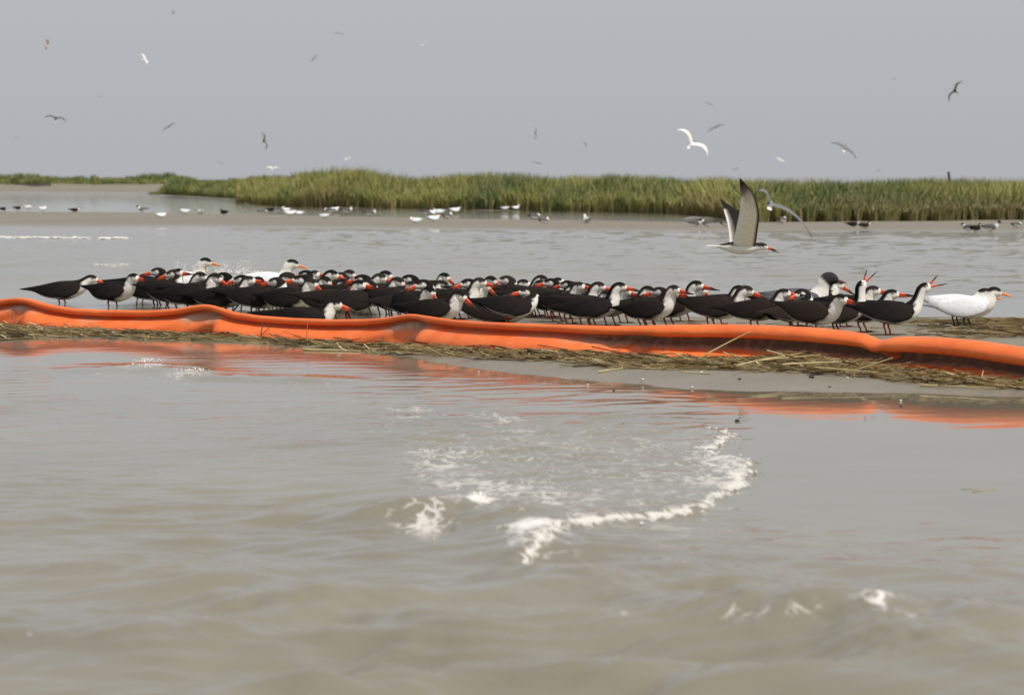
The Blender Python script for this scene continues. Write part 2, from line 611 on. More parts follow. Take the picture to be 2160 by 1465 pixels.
def blob(cx, cy, rx, ry, a):
    c = ground(cx, cy)
    ex = rx / FPX * c.y
    ey = ry * c.y * c.y / (CAM_H * FPX)
    return a * np.exp(-((x_ - c.x) / ex) ** 2 - ((y_ - c.y) / ey) ** 2)


for bb in [(1010, 1085, 52, 28, 1.4), (1130, 1165, 70, 32, 1.7), (1230, 1122, 60, 16, 0.9), (890, 1120, 70, 20, 1.0), (1850, 1330, 46, 18, 1.15),
           (1560, 1328, 90, 10, 0.7), (1940, 1352, 40, 14, 0.7), (1330, 1322, 26, 6, 0.9), (1390, 1318, 20, 6, 0.9), (1680, 1330, 50, 10, 0.7),
           (310, 775, 60, 10, 1.15), (400, 795, 70, 8, 0.95), (230, 790, 60, 6, 0.6), (1120, 1222, 22, 12, 0.9), (340, 1350, 60, 12, 0.55),
           (860, 880, 60, 14, 0.6), (800, 905, 60, 14, 0.55), (150, 715, 90, 5, 0.6), (280, 712, 60, 5, 0.7), (700, 1330, 20, 7, 0.5), (70, 1360, 20, 7, 0.5)]:
    foam = np.maximum(foam, blob(*bb) * (0.30 + 0.75 * rag))
# froth stands a little proud of the water
lump = np.maximum(fbm(x_ * 34, y_ * 26, 81, 3) - 0.38, 0)
z = z + smooth(0.55, 1.1, foam) * lump * 0.014

wz[near] = z
fo = np.zeros_like(WX); fo[near] = foam
# open water behind the bar: low chop
far = (WY >= 19) & (WY < 70)
xf, yf = WX[far], WY[far]
wp = (fbm(xf * 0.4, yf * 0.25, 22) - 0.5) * 1.2
zf = waves(xf + wp, yf + wp, 0.25, 1.2, 40, 5, 0.6) * 0.065 * (0.5 + 0.9 * fbm(xf * 0.25, yf * 0.12, 33, 3))
zf = zf * smooth(19, 21, yf) * (1 - smooth(40, 46, yf))
wz[far] = zf
rp = np.zeros_like(WX)
rp[near] = np.interp(py, [640, 800, 1000, 1200, 1465], [0.30, 0.12, 0.26, 0.45, 0.60]) * (1 - 0.9 * calm) * (1 - 0.65 * lee) * (0.4 + patch)
rp[WY >= 19] = np.interp(WY[WY >= 19], [19, 22, 40, 47, 60, 200, 1000], [0.12, 0.60, 0.65, 0.45, 0.40, 0.35, 0.15])

nx, ny = len(ANG), len(RAD)
idx = np.arange(nx * ny).reshape(ny, nx)
F = np.stack([idx[:-1, :-1], idx[:-1, 1:], idx[1:, 1:], idx[1:, :-1]], -1).reshape(-1, 4)
water = obj('water', mesh_np('water', np.stack([WX.ravel(), WY.ravel(), wz.ravel()], -1), F,
                             attrs={'foam': fo.ravel(), 'ripple': rp.ravel()}), M_WATER)
tag(water, kind='structure')

# ------------------------------------------------------------------ lofting
def catmull(P, n):
    """P (k,c) control rows -> n samples of a Catmull-Rom through them"""
    P = np.asarray(P, float)
    k = len(P)
    Q = np.vstack([2 * P[0] - P[1], P, 2 * P[-1] - P[-2]])
    u = np.linspace(0, k - 1, n)
    i = np.minimum(u.astype(int), k - 2)
    t = (u - i)[:, None]
    p0, p1, p2, p3 = Q[i], Q[i + 1], Q[i + 2], Q[i + 3]
    return 0.5 * (2 * p1 + (p2 - p0) * t + (2 * p0 - 5 * p1 + 4 * p2 - p3) * t ** 2 + (3 * p1 - p0 - 3 * p2 + p3) * t ** 3), u


def loft(ctrl, dors, n=36, seg=16, power=1.0):
    """ctrl rows: x y z rh rw (extra...) ; dors rows: dorsal direction.  returns V, faces, u(per vert), cosang(per vert), extra"""
    S, u = catmull(ctrl, n)
    Dd, _ = catmull(dors, n)
    P = S[:, :3]
    T = np.gradient(P, axis=0)
    T /= np.linalg.norm(T, axis=1)[:, None] + 1e-9
    Dd = Dd - (Dd * T).sum(1)[:, None] * T
    Dd /= np.linalg.norm(Dd, axis=1)[:, None] + 1e-9
    B = np.cross(T, Dd)
    th = np.linspace(0, 2 * math.pi, seg, endpoint=False)
    c, s = np.cos(th), np.sin(th)
    rh = np.maximum(S[:, 3], 0.0006); rw = np.maximum(S[:, 4], 0.0006)
    V = P[:, None] + Dd[:, None] * (rh[:, None] * c[None])[..., None] + B[:, None] * (rw[:, None] * s[None])[..., None]
    V = V.reshape(-1, 3)
    i = np.arange(n * seg).reshape(n, seg)
    F = np.stack([i[:-1], np.roll(i, -1, 1)[:-1], np.roll(i, -1, 1)[1:], i[1:]], -1).reshape(-1, 4)
    V = np.vstack([V, P[0] - T[0] * rh[0] * 0.5, P[-1] + T[-1] * rh[-1] * 0.5])
    a, b = n * seg, n * seg + 1
    caps = np.concatenate([np.stack([np.roll(i[0], -1), i[0], np.full(seg, a)], -1), np.stack([i[-1], np.roll(i[-1], -1), np.full(seg, b)], -1)])
    uu = np.concatenate([np.repeat(u, seg), [u[0], u[-1]]])
    cc = np.concatenate([np.tile(c, n), [0, 0]])
    ex = np.concatenate([np.repeat(S[:, 5:], seg, axis=0), S[:1, 5:], S[-1:, 5:]]) if S.shape[1] > 5 else None
    return V, [F, caps], uu, cc, ex


BLACK = np.array((0.0075, 0.0065, 0.0065))
BROWN = np.array((0.017, 0.0135, 0.012))
WHITE = np.array((0.84, 0.81, 0.74))
GREY = np.array((0.55, 0.56, 0.57))
RED = np.array((0.72, 0.085, 0.022))
ORANGE = np.array((0.85, 0.24, 0.03))
HOOD = np.array((0.035, 0.033, 0.035))
SLATE = np.array((0.10, 0.10, 0.105))


def lerp(a, b, t):
    t = np.asarray(t)[:, None]
    return a * (1 - t) + b * t


UP = (0, 0, 1)
# spine rows: x y z rh rw ; from tail base to face
TRUNK = [(-0.135, 0, .124, .010, .012), (-0.095, 0, .115, .030, .028), (-0.03, 0, .105, .050, .045), (0.03, 0, .104, .054, .049), (0.078, 0, .113, .046, .042)]
POSES = {
    'hunched': dict(neck=[(.100, 0, .134, .038, .034), (.110, 0, .151, .033, .029), (.121, 0, .166, .031, .027), (.141, 0, .167, .027, .0235), (.160, 0, .161, .0145, .0135)],
                    bill=(-20, 0), top=.197, head=.135),
    'drooped': dict(neck=[(.098, 0, .134, .038, .034), (.108, 0, .151, .034, .030), (.118, 0, .164, .032, .028), (.136, 0, .162, .028, .024), (.153, 0, .152, .0150, .014)],
                    bill=(-40, 0), top=.195, head=.130),
    'levelled': dict(neck=[(.102, 0, .136, .037, .033), (.113, 0, .156, .031, .027), (.125, 0, .173, .030, .026), (.145, 0, .176, .0265, .023), (.164, 0, .173, .0145, .0135)],
                    bill=(-6, 0), top=.204, head=.138),
    'upright': dict(neck=[(.098, 0, .138, .037, .032), (.108, 0, .163, .030, .026), (.117, 0, .184, .029, .0255), (.133, 0, .197, .029, .025), (.152, 0, .196, .0245, .0215), (.169, 0, .190, .0135, .012)],
                    bill=(-16, 0), top=.226, head=.140),
    'stooped': dict(neck=[(.108, 0, .127, .037, .033), (.132, 0, .143, .030, .026), (.152, 0, .153, .028, .024), (.172, 0, .151, .024, .021), (.189, 0, .144, .013, .012)],
                    bill=(-34, 0), top=.181, head=.165),
    'turned': dict(neck=[(.100, 0, .133, .037, .033), (.110, .006, .154, .030, .027), (.104, .016, .172, .028, .026), (.084, .020, .180, .0265, .0235), (.062, .018, .178, .0215, .019), (.046, .015, .173, .012, .011)],
                   bill=(-12, 180), top=.206, head=.085,
                   nd=[(-.7, 0, .7), (-.6, -.5, .6), (.2, -.5, .9), UP, UP, UP]),
    'calling': dict(neck=[(.100, 0, .138, .036, .031), (.113, 0, .166, .026, .023), (.122, 0, .195, .024, .0215), (.131, 0, .217, .025, .022), (.147, 0, .229, .0235, .020), (.161, 0, .236, .0135, .012)],
                    bill=(34, 0), top=.250, head=.140, gape=46),
    'skyward': dict(neck=[(.100, 0, .138, .036, .031), (.108, 0, .168, .027, .024), (.110, 0, .197, .0245, .022), (.113, 0, .221, .025, .022), (.122, 0, .238, .0225, .020), (.132, 0, .250, .0135, .012)],
                    bill=(58, 0), top=.258, head=.120, gape=38),
}


def tube(pts, r, seg=6, n=None):
    n = n or len(pts) * 3
    ctrl = [(*p, rr, rr) for p, rr in zip(pts, r)]
    d = (0.13, 0.97, 0.2)
    V, F, *_ = loft(ctrl, [d] * len(pts), n, seg)
    return V, F


def join(parts):
    Vs, quads, tris, off = [], [], [], 0
    for V, Fs in parts:
        Vs.append(V)
        for f in (Fs if isinstance(Fs, list) else [Fs]):
            f = np.asarray(f)
            (quads if f.shape[1] == 4 else tris).append(f + off)
        off += len(V)
    out = []
    if quads: out.append(np.concatenate(quads))
    if tris: out.append(np.concatenate(tris))
    return np.concatenate(Vs), out


def plume(name, V, F, C, parent, mat=None):
    return obj(name, mesh_np(name, V, F, cols=C), mat or M_FEATHER, parent)


def stand_bird(name, species, pose, sitting=False, legs=True, hi=True):
    """one standing bird: Empty at its feet with body, wings, tail, mandibles, legs, eyes as parts"""
    root = empty(name)
    ps = POSES[pose]
    sc_ = {'skimmer': 1.0, 'tern': 1.06, 'gull': 1.0}[species]
    drop = 0.046 if sitting else 0.0
    n, seg = (40, 18) if hi else (22, 10)
    ctrl = [list(p) for p in TRUNK] + [list(p) for p in ps['neck']]
    nn = len(ps['neck'])
    dors = [UP] * len(TRUNK) + list(ps.get('nd', [(-.25, 0, 1)] + [(-.35, 0, 1)] * (nn - 4) + [UP] * 3))
    if pose in ('calling', 'skyward'):
        a = R(ps['bill'][0])
        dors = [UP] * len(TRUNK) + [(-.6, 0, .8)] * (nn - 3) + [(-math.sin(a), 0, math.cos(a))] * 3
    for c in ctrl:
        c[2] -= drop
        if sitting: c[3] *= 0.98
    V, F, u, c, _ = loft(ctrl, dors, n, seg)
    if sitting:
        V[:, 2] = np.maximum(V[:, 2], 0.003)
    k0 = len(TRUNK)
    kmax = k0 + nn - 1
    ns = 0.14 * (vnoise(V[:, 0] * 90, V[:, 2] * 90 + V[:, 1] * 50, 5) - 0.5)
    if species == 'skimmer':
        th = np.interp(u, [0, 1, 2, 3, 4, k0, k0 + 1, kmax - 2, kmax - 1.2, kmax - .45, kmax], [-1.1, -1.0, -.96, -.86, -.45, .12, .30, .30, .08, .40, 1.5])  # black carried under the trunk, painting the belly's shade over its white feathers
        f = smooth(-.10, .10, c - th + ns)
        C = lerp(WHITE, BLACK, f)
    elif species == 'tern':
        cap = smooth(-.12, .12, c - np.interp(u, [kmax - 2.6, kmax - 2.2, kmax - 1, kmax - .3, kmax], [1.2, .30, .22, .30, .8]))
        back = smooth(-.1, .1, c - np.interp(u, [0, 3, 4, 5], [.2, .2, .6, 1.4])) * (u < 5.2)
        C = lerp(WHITE * 1.03, GREY * 1.15, back)
        C = lerp(C, np.array((.008, .008, .009)), cap * (u > k0))
    else:
        back = smooth(-.1, .1, c - np.interp(u, [0, 3, 4, 5], [-.1, .0, .4, 1.4])) * (u < 5.2)
        C = lerp(WHITE, SLATE, back)
        hood = smooth(kmax - 3.1, kmax - 2.5, u + ns)
        C = lerp(C, HOOD, hood)
    plume('body', V, F, C, root)
    # folded wings
    for s in (-1, 1):
        w = [(.092, .032, .124, .016, .006), (.055, .048, .115, .044, .009), (-.015, .050, .110, .054, .010), (-.085, .036, .115, .042, .009), (-.155, .017, .128, .017, .006), (-.232, .006, .134, .003, .002)]
        wc = [(a, s * b, zz - drop, h, ww) for a, b, zz, h, ww in w]
        V, F, u, c, _ = loft(wc, [(0, -s * .45, 1)] * len(wc), 26 if hi else 16, 12 if hi else 8)
        if species == 'skimmer':
            C = lerp(BROWN, BLACK, smooth(.2, 3.2, u + 2.2 * vnoise(V[:, 0] * 40, V[:, 2] * 160, 3) - 1.1))
            edge = smooth(-.95, -1.0, c) * .7 * smooth(1.7, 2.1, u) * (1 - smooth(3.3, 3.8, u))
            C = lerp(C, WHITE * .9, edge)
        elif species == 'tern':
            C = lerp(lerp(GREY * 1.35, GREY * 1.0, smooth(-.2, -.8, c)), GREY * .55, smooth(3.4, 4.4, u))
        else:
            C = lerp(SLATE, BLACK, smooth(3.3, 4.2, u))
            C = lerp(C, WHITE, smooth(-.7, -.9, c) * (u > 1.5) * (u < 3.6))
        plume('wing', V, F, C, root)
    # tail
    t = [(-.105, 0, .126 - drop, .009, .020), (-.150, 0, .127 - drop, .005, .022), (-.190, 0, .128 - drop, .002, .017), (-.205, 0, .129 - drop, .001, .006)]
    V, F, u, c, _ = loft(t, [UP] * 4, 14, 10)
    edge = smooth(.010, .017, np.abs(V[:, 1]))
    C = lerp(BLACK, WHITE, edge) if species == 'skimmer' else lerp(WHITE, WHITE * .9, edge)
    plume('tail', V, F, C, root)
    # bill
    hx, hy, hz = ps['neck'][-1][:3]
    hz -= drop
    pit, yaw = ps['bill']
    gape = ps.get('gape', 0)
    spec = {'skimmer': ((.066, .0088, .0056), (.086, .0085, .0042)), 'tern': ((.060, .0055, .0042), (.056, .0040, .0036)), 'gull': ((.042, .0050, .0036), (.038, .0038, .0032))}[species]
    if gape:
        spec = tuple((a_ * .92, b_ * .62, c_ * .7) for a_, b_, c_ in spec)
    for nm, (ln, h0, w0), sg_, dz in (('upper_mandible', spec[0], 1, .0032), ('lower_mandible', spec[1], -1, -.0036)):
        a = R(pit + sg_ * gape / 2)
        ca, sa = math.cos(a), math.sin(a)
        cy, sy = math.cos(R(yaw)), math.sin(R(yaw))
        rowsb = []
        for tt, hh, ww in ((-.20, 1.25, 1.3), (0, 1.0, 1.0), (.35, .80, .70), (.75, .50, .45), (1.0, .16, .2)):
            dl = tt * ln
            bow = -.0035 * sg_ * tt * tt
            lx = dl * ca - (dz + bow) * sa
            lz = dl * sa + (dz + bow) * ca
            rowsb.append((hx + lx * cy, hy + lx * sy, hz + lz, h0 * hh, w0 * ww))
        V, F, u, c, _ = loft(rowsb, [(-sa * cy, -sa * sy, ca)] * 5, 12, 8)
        if species == 'skimmer': C = lerp(RED, BLACK, smooth(2.0, 2.7, u))
        elif species == 'tern': C = lerp(ORANGE, ORANGE * 1.1, u / 4)
        else: C = lerp(np.array((.10, .02, .015)), np.array((.16, .03, .02)), u / 4)
        plume(nm, V, F, C, root, M_HORN)
    # eyes
    if hi:
        k = -2
        ex, ey, ez, eh, ew = ps['neck'][k]
        fx_, fy_ = (1, 0) if yaw == 0 else (-1, 0)
        for s in (-1, 1):
            ctr = np.array((ex + .004 * fx_, ey + s * ew * .88, ez - drop + eh * .30))
            V, F, u, c, _ = loft([(ctr[0], ctr[1] - s * .002, ctr[2], .0026, .0026), (ctr[0], ctr[1] + s * .0008, ctr[2], .0024, .0024), (ctr[0], ctr[1] + s * .0020, ctr[2], .0008, .0008)], [UP] * 3, 5, 8)
            plume('eye', V, F, np.tile((.01, .008, .007), (len(V), 1)), root, M_HORN)
    # legs and feet
    if legs and not sitting:
        col = {'skimmer': np.array((.42, .050, .020)), 'tern': np.array((.02, .018, .016)), 'gull': np.array((.10, .03, .025))}[species]
        for s in (-1, 1):
            x0 = -.004 + .012 * s
            y0 = s * .019
            P = tube([(x0, y0, .072), (x0 - .010, y0, .046), (x0 - .002, y0, .022), (x0 + .001, y0, .004)], (.0075, .0046, .0038, .0040), 7)
            toes = []
            for d in (-28, 0, 28):
                a = R(d)
                toes.append(tube([(x0, y0, .005), (x0 + .020 * math.cos(a), y0 + .020 * math.sin(a), .004), (x0 + .034 * math.cos(a), y0 + .034 * math.sin(a), .0025)], (.0036, .0032, .0014), 5))
            web = np.array([(x0, y0, .003), (x0 + .028 * math.cos(R(-28)), y0 + .028 * math.sin(R(-28)), .002), (x0 + .027, y0, .003), (x0 + .028 * math.cos(R(28)), y0 + .028 * math.sin(R(28)), .002)])
            V, F = join([P] + toes + [(web, np.array([(0, 1, 2), (0, 2, 3)]))])
            plume('leg', V, F, np.tile(col, (len(V), 1)), root, M_HORN)
    root.scale = (sc_,) * 3
    return root


def hide_proto(o):
    for ch in list(o.children):
        for g in list(ch.children):
            bpy.data.objects.remove(g)
        bpy.data.objects.remove(ch)
    bpy.data.objects.remove(o)


PROTO = {}
for pz in ('hunched', 'drooped', 'levelled', 'upright', 'stooped', 'turned', 'calling', 'skyward'):
    PROTO['skimmer', pz, False] = stand_bird('black_skimmer', 'skimmer', pz)
PROTO['skimmer', 'hunched', True] = stand_bird('black_skimmer', 'skimmer', 'hunched', sitting=True)
PROTO['tern', 'upright', False] = stand_bird('crested_tern', 'tern', 'upright')
PROTO['tern', 'hunched', False] = stand_bird('crested_tern', 'tern', 'hunched')
PROTO['gull', 'upright', False] = stand_bird('hooded_gull', 'gull', 'upright')
PROTO['gull', 'hunched', False] = stand_bird('hooded_gull', 'gull', 'hunched')

# ------------------------------------------------------------------ the flock on the bar
# head pixel x, head-top pixel y, species, pose, heading in degrees (0 = bill towards +x, negative = turned towards the camera)
S, T, G = 'skimmer', 'tern', 'gull'
FLOCK = [
    (196, 583, S, 'stooped', -4), (332, 561, S, 'turned', 2), (290, 580, S, 'hunched', -16), (388, 578, S, 'hunched', -26), (421, 568, S, 'upright', -12),
    (440, 546, T, 'upright', -14), (466, 577, S, 'turned', -8), (453, 592, S, 'hunched', -28), (512, 581, S, 'turned', 10), (549, 585, S, 'hunched', -20),
    (578, 584, S, 'turned', -10), (618, 546, T, 'upright', -6), (612, 572, S, 'turned', 14), (648, 570, S, 'turned', 4), (645, 588, S, 'hunched', -26),
    (658, 597, S, 'hunched', -32), (690, 565, S, 'upright', -18), (712, 569, S, 'turned', 16), (690, 586, S, 'hunched', -24), (738, 582, S, 'hunched', -30),
    (748, 598, S, 'hunched', -30), (797, 571, S, 'upright', -14), (776, 588, S, 'turned', 12), (836, 592, S, 'hunched', -30), (866, 592, S, 'hunched', -46),
    (856, 579, S, 'turned', 8), (914, 605, S, 'hunched', -32), (946, 585, S, 'hunched', -22), (975, 596, S, 'hunched', -12), (966, 618, S, 'hunched', -34),
    (1013, 580, S, 'upright', -14), (1062, 580, S, 'turned', -6), (1026, 598, S, 'hunched', -26), (1136, 576, S, 'upright', -16), (1148, 596, S, 'hunched', -34),
    (1160, 586, S, 'turned', 14), (1197, 588, S, 'turned', -8), (1200, 600, S, 'hunched', -32), (1258, 592, S, 'upright', -16), (1236, 591, S, 'turned', 18),
    (1278, 617, S, 'hunched', -36), (1312, 598, S, 'upright', -10), (1334, 615, S, 'hunched', -34), (1392, 603, S, 'turned', 12), (1431, 600, S, 'upright', -20),
    (1422, 619, S, 'hunched', -36), (1474, 596, S, 'upright', -12), (1488, 608, S, 'hunched', -34), (1562, 597, S, 'upright', -8), (1568, 612, S, 'hunched', -12),
    (1656, 618, S, 'hunched', -18), (1703, 609, S, 'turned', 26), (1752, 573, G, 'upright', -6), (1771, 603, S, 'hunched', 4), (1762, 624, S, 'hunched', -40),
    (1818, 590, S, 'skyward', 14), (1838, 612, S, 'hunched', -16), (1886, 620, S, 'hunched', -10), (1938, 596, S, 'calling', -6),
    (2078, 604, T, 'hunched', -4), (2106, 607, T, 'hunched', -8),
    (372, 570, S, 'turned', 12), (528, 590, S, 'hunched', -14), (600, 588, S, 'hunched', -20), (626, 580, S, 'turned', 20), (672, 578, S, 'hunched', -20), (718, 590, S, 'hunched', -36),
    (760, 580, S, 'turned', -14), (816, 584, S, 'hunched', -24), (884, 600, S, 'hunched', -28), (900, 590, S, 'turned', 18), (925, 592, S, 'hunched', -18), (992, 588, S, 'turned', 10), (1044, 592, S, 'hunched', -24),
    (1098, 588, S, 'hunched', -20), (1110, 600, S, 'turned', 6), (1222, 604, S, 'hunched', -30), (1180, 594, S, 'hunched', -24), (1362, 610, S, 'hunched', -28),
]
SIT = [(700, 627, -12), (1116, 612, -5)]
ZG = lambda x, y: float(bar_height(np.array([x]), np.array([y]))[0])

birds = []
for hx, ty, sp, pose, hd in FLOCK:
    if sp == S and pose == 'hunched':
        pose = ('drooped', 'hunched', 'levelled', 'drooped')[(hx * 7 + ty) % 4]
        hd -= 6
        ty -= 7
    scl = {'skimmer': float(np.interp(hx, [200, 700, 1000, 1260], [1.20, 1.17, 1.09, .99])), 'tern': 1.06, 'gull': 1.0}[sp]
    if hx == 196: scl = 1.10
    if sp == 'tern': scl = 1.02 if hx > 1000 else 1.26
    if sp == 'gull': scl = 1.22
    ztop = POSES[pose]['top'] * scl
    d = 15.5
    for it in range(6):
        x = (hx - 1080) / FPX * d
        zg = max(ZG(x, d), -0.03)
        d = at_depth(hx, ty, 1.0)
        slope = d.z - CAM_H          # per metre of depth
        d = (zg + ztop - CAM_H) / slope
    birds.append(dict(hx=hx, sp=sp, pose=pose, hd=hd, d=d, scl=scl, sit=False))
for hx, ty, hd in SIT:
    d = 14.0
    for it in range(6):
        x = (hx - 1080) / FPX * d
        zg = max(ZG(x, d), -0.01)
        slope = at_depth(hx, ty, 1.0).z - CAM_H
        d = (zg + .149 * 1.18 - CAM_H) / slope
    birds.append(dict(hx=hx, sp=S, pose='hunched', hd=hd, d=d, scl=1.18, sit=True))
for b in birds:
    b['d'] = float(np.clip(b['d'], 13.4, 20.6))
    # keep clear of the boom
    hl = POSES[b['pose']]['head'] * b['scl']
    a = R(b['hd'])
    b['x'] = (b['hx'] - 1080) / FPX * b['d'] - hl * math.cos(a)
    b['y'] = b['d'] - hl * math.sin(a)
# small moves in depth so that no two bodies share one place
for it in range(60):
    for i in range(len(birds)):
        for j in range(i):
            p, q = birds[i], birds[j]
            dx, dy = abs(p['x'] - q['x']), p['y'] - q['y']
            need = 0.115 * (1 - (dx / 0.34) ** 2) if dx < 0.34 else 0
            if abs(dy) < need:
                m = (need - abs(dy)) * 0.26 * (1 if dy >= 0 else -1)
                p['y'] += m; q['y'] -= m

GROUP = 'skimmers resting on the sand bar'
LBL = {
    'hunched': 'hunched black skimmer, red bill angled slightly down',
    'drooped': 'dozing black skimmer, red bill drooping over its breast',
    'levelled': 'squat black skimmer, red bill held out straight',
    'upright': 'alert black skimmer, neck stretched up above the flock',
    'turned': 'black skimmer, head turned back over its shoulder',
}
SPECIAL = {
    196: 'lone black skimmer stooping at the end of the flock over shallow water, wingtips trailing',
    1818: 'black skimmer with throat stretched and open bill pointed steeply at the sky',
    1938: 'black skimmer calling with red bill wide open beside bare sand near the white terns',
    1752: 'gull with dark hood and white neck standing among the skimmers',
    440: 'white tern with black cap behind the skimmers, beside the taller water splash',
    618: 'white tern with black cap leaning forward behind the crowded skimmers, past the splashes',
    2078: 'white tern half hidden behind its neighbour on the sand and reed litter',
    2106: 'white tern with orange bill in front of its neighbour on the sand and reed litter',
    700: 'black skimmer sitting on the sand against the boom, brown grey wings and pale head',
    1116: 'large black skimmer lying on its belly right behind the boom, white breast forward',
    1886: 'hunched black skimmer tucked behind the skimmer that calls with open bill',
    1762: 'black skimmer showing a broad white breast on red legs in front of the hooded gull',
    1771: 'black skimmer below the hooded gull holding its long red and black bill level',
    1562: 'black skimmer with raised head standing clear of the dense flock over the flat boom section',
    1656: 'hunched skimmer between the raised head skimmer and the hooded gull, cheek white',
}
MARK = {196: 'next to the lone stooping one', 440: 'near the white tern by the splash', 618: 'near the leaning white tern', 700: 'near the pale headed sitting one',
        1116: 'near the large one lying down', 1752: 'near the hooded gull', 1818: 'near the one gaping skyward', 1562: 'near the one standing clear'}
used = set()
for b in birds:
    key = (b['sp'], b['pose'], b['sit'])
    pr = PROTO[key]
    if key in used:
        o = copy_tree(pr)
    else:
        o = pr
        used.add(key)
    jit = random.uniform(0.96, 1.05) if b['sp'] == S else 1.0
    o.scale = (b['scl'] * jit * (1.07 if b['sp'] == S else 1.0), b['scl'] * jit, b['scl'] * jit)
    zg = max(ZG(b['x'], b['y']), -0.03)
    o.location = (b['x'], b['y'], zg - 0.002)
    o.rotation_euler = (0, R(random.uniform(-7, 5)) if not b['sit'] else 0, R(b['hd'] + random.uniform(-14, 12) * (b['sp'] == S)))
    lab = SPECIAL.get(b['hx'])
    if lab is None:
        lab = LBL[b['pose']]
        best = min(((math.hypot(b['x'] - q['x'], b['y'] - q['y']), MARK[q['hx']]) for q in birds if q['hx'] in MARK), default=(9, ''))
        if best[0] < 0.62:
            lab += ', ' + best[1]
    cat = {'skimmer': 'skimmer', 'tern': 'tern', 'gull': 'gull'}[b['sp']]
    tag(o, lab, cat, GROUP if b['sp'] == S else ('terns on the sand bar' if b['sp'] == T else None))

# ------------------------------------------------------------------ birds on the far spit
SPIT = [  # px, foot py, kind, heading, scale
    (8, 447, 'S', 0), (38, 445, 'S', 10), (60, 443, 'T', -5), (90, 446, 'TU', -10), (158, 450, 'SU', 8), (300, 449, 'GU', 170), (340, 462, 'T', 0),
    (390, 453, 'T', 175), (423, 454, 'TU', -20), (472, 455, 'S', 160), (555, 453, 'G', 0), (572, 449, 'S', 10), (590, 450, 'GU', 0), (602, 449, 'T', 185), (612, 457, 'T', 0), (630, 456, 'T', 180),
    (685, 463, 'T', 0), (694, 452, 'G', 180), (706, 449, 'T', 20), (732, 452, 'GU', 5), (782, 458, 'GU', 12), (876, 474, 'T', 160), (902, 455, 'G', 0), (912, 456, 'T', 30),
    (915, 470, 'T', 0), (925, 455, 'T', 190), (944, 464, 'GU', 8), (960, 451, 'T', 60), (962, 436, 'TU', 90), (1066, 445, 'T', 0), (1088, 444, 'TU', 20), (1128, 466, 'G', 0), (1148, 474, 'GU', 20), (1172, 444, 'TU', 60),
    (1237, 474, 'TU', 70), (1268, 444, 'T', 80), (1310, 446, 'T', 0), (1322, 442, 'G', 0), (1407, 447, 'TU', 50), (1452, 448, 'TU', 70), (1482, 447, 'T', 20), (1498, 447, 'T', 0), (1515, 448, 'TU', 60),
    (1468, 480, 'G', 0), (1492, 481, 'G', 170), (1530, 480, 'G', 0), (1650, 474, 'G', 20), (1800, 482, 'S', 0), (1824, 484, 'S', 0), (2042, 490, 'G', 170), (2058, 492, 'S', 10), (2090, 492, 'GU', 0), (2145, 483, 'G', 0),
]
KEY = {'S': (S, 'hunched', False), 'SU': (S, 'upright', False), 'T': (T, 'hunched', False), 'TU': (T, 'upright', False), 'G': (G, 'hunched', False), 'GU': (G, 'upright', False)}
SL = {'S': ('dark skimmer resting on the far sand spit', 'skimmer'), 'SU': ('dark skimmer holding its head high on the far sand spit', 'skimmer'),
      'T': ('small white tern crouched on the far sand spit', 'tern'), 'TU': ('small white tern standing tall on the far sand spit', 'tern'),
      'G': ('small grey winged gull crouched on the far sand spit', 'gull'), 'GU': ('grey winged gull with raised dark head on the far sand spit', 'gull')}
for px_, py_, k, hd in SPIT:
    key = KEY[k]
    pr = PROTO[key]
    o = pr if key not in used else copy_tree(pr)
    used.add(key)
    g = ground(px_, py_, 0.015)
    o.location = g
    s = random.uniform(.62, .84)
    o.scale = (s,) * 3
    o.rotation_euler = (0, 0, R(hd + random.uniform(-40, 40)))
    tag(o, SL[k][0], SL[k][1], 'birds on the far sand spit')
for key, pr in PROTO.items():
    if key not in used:
        hide_proto(pr)

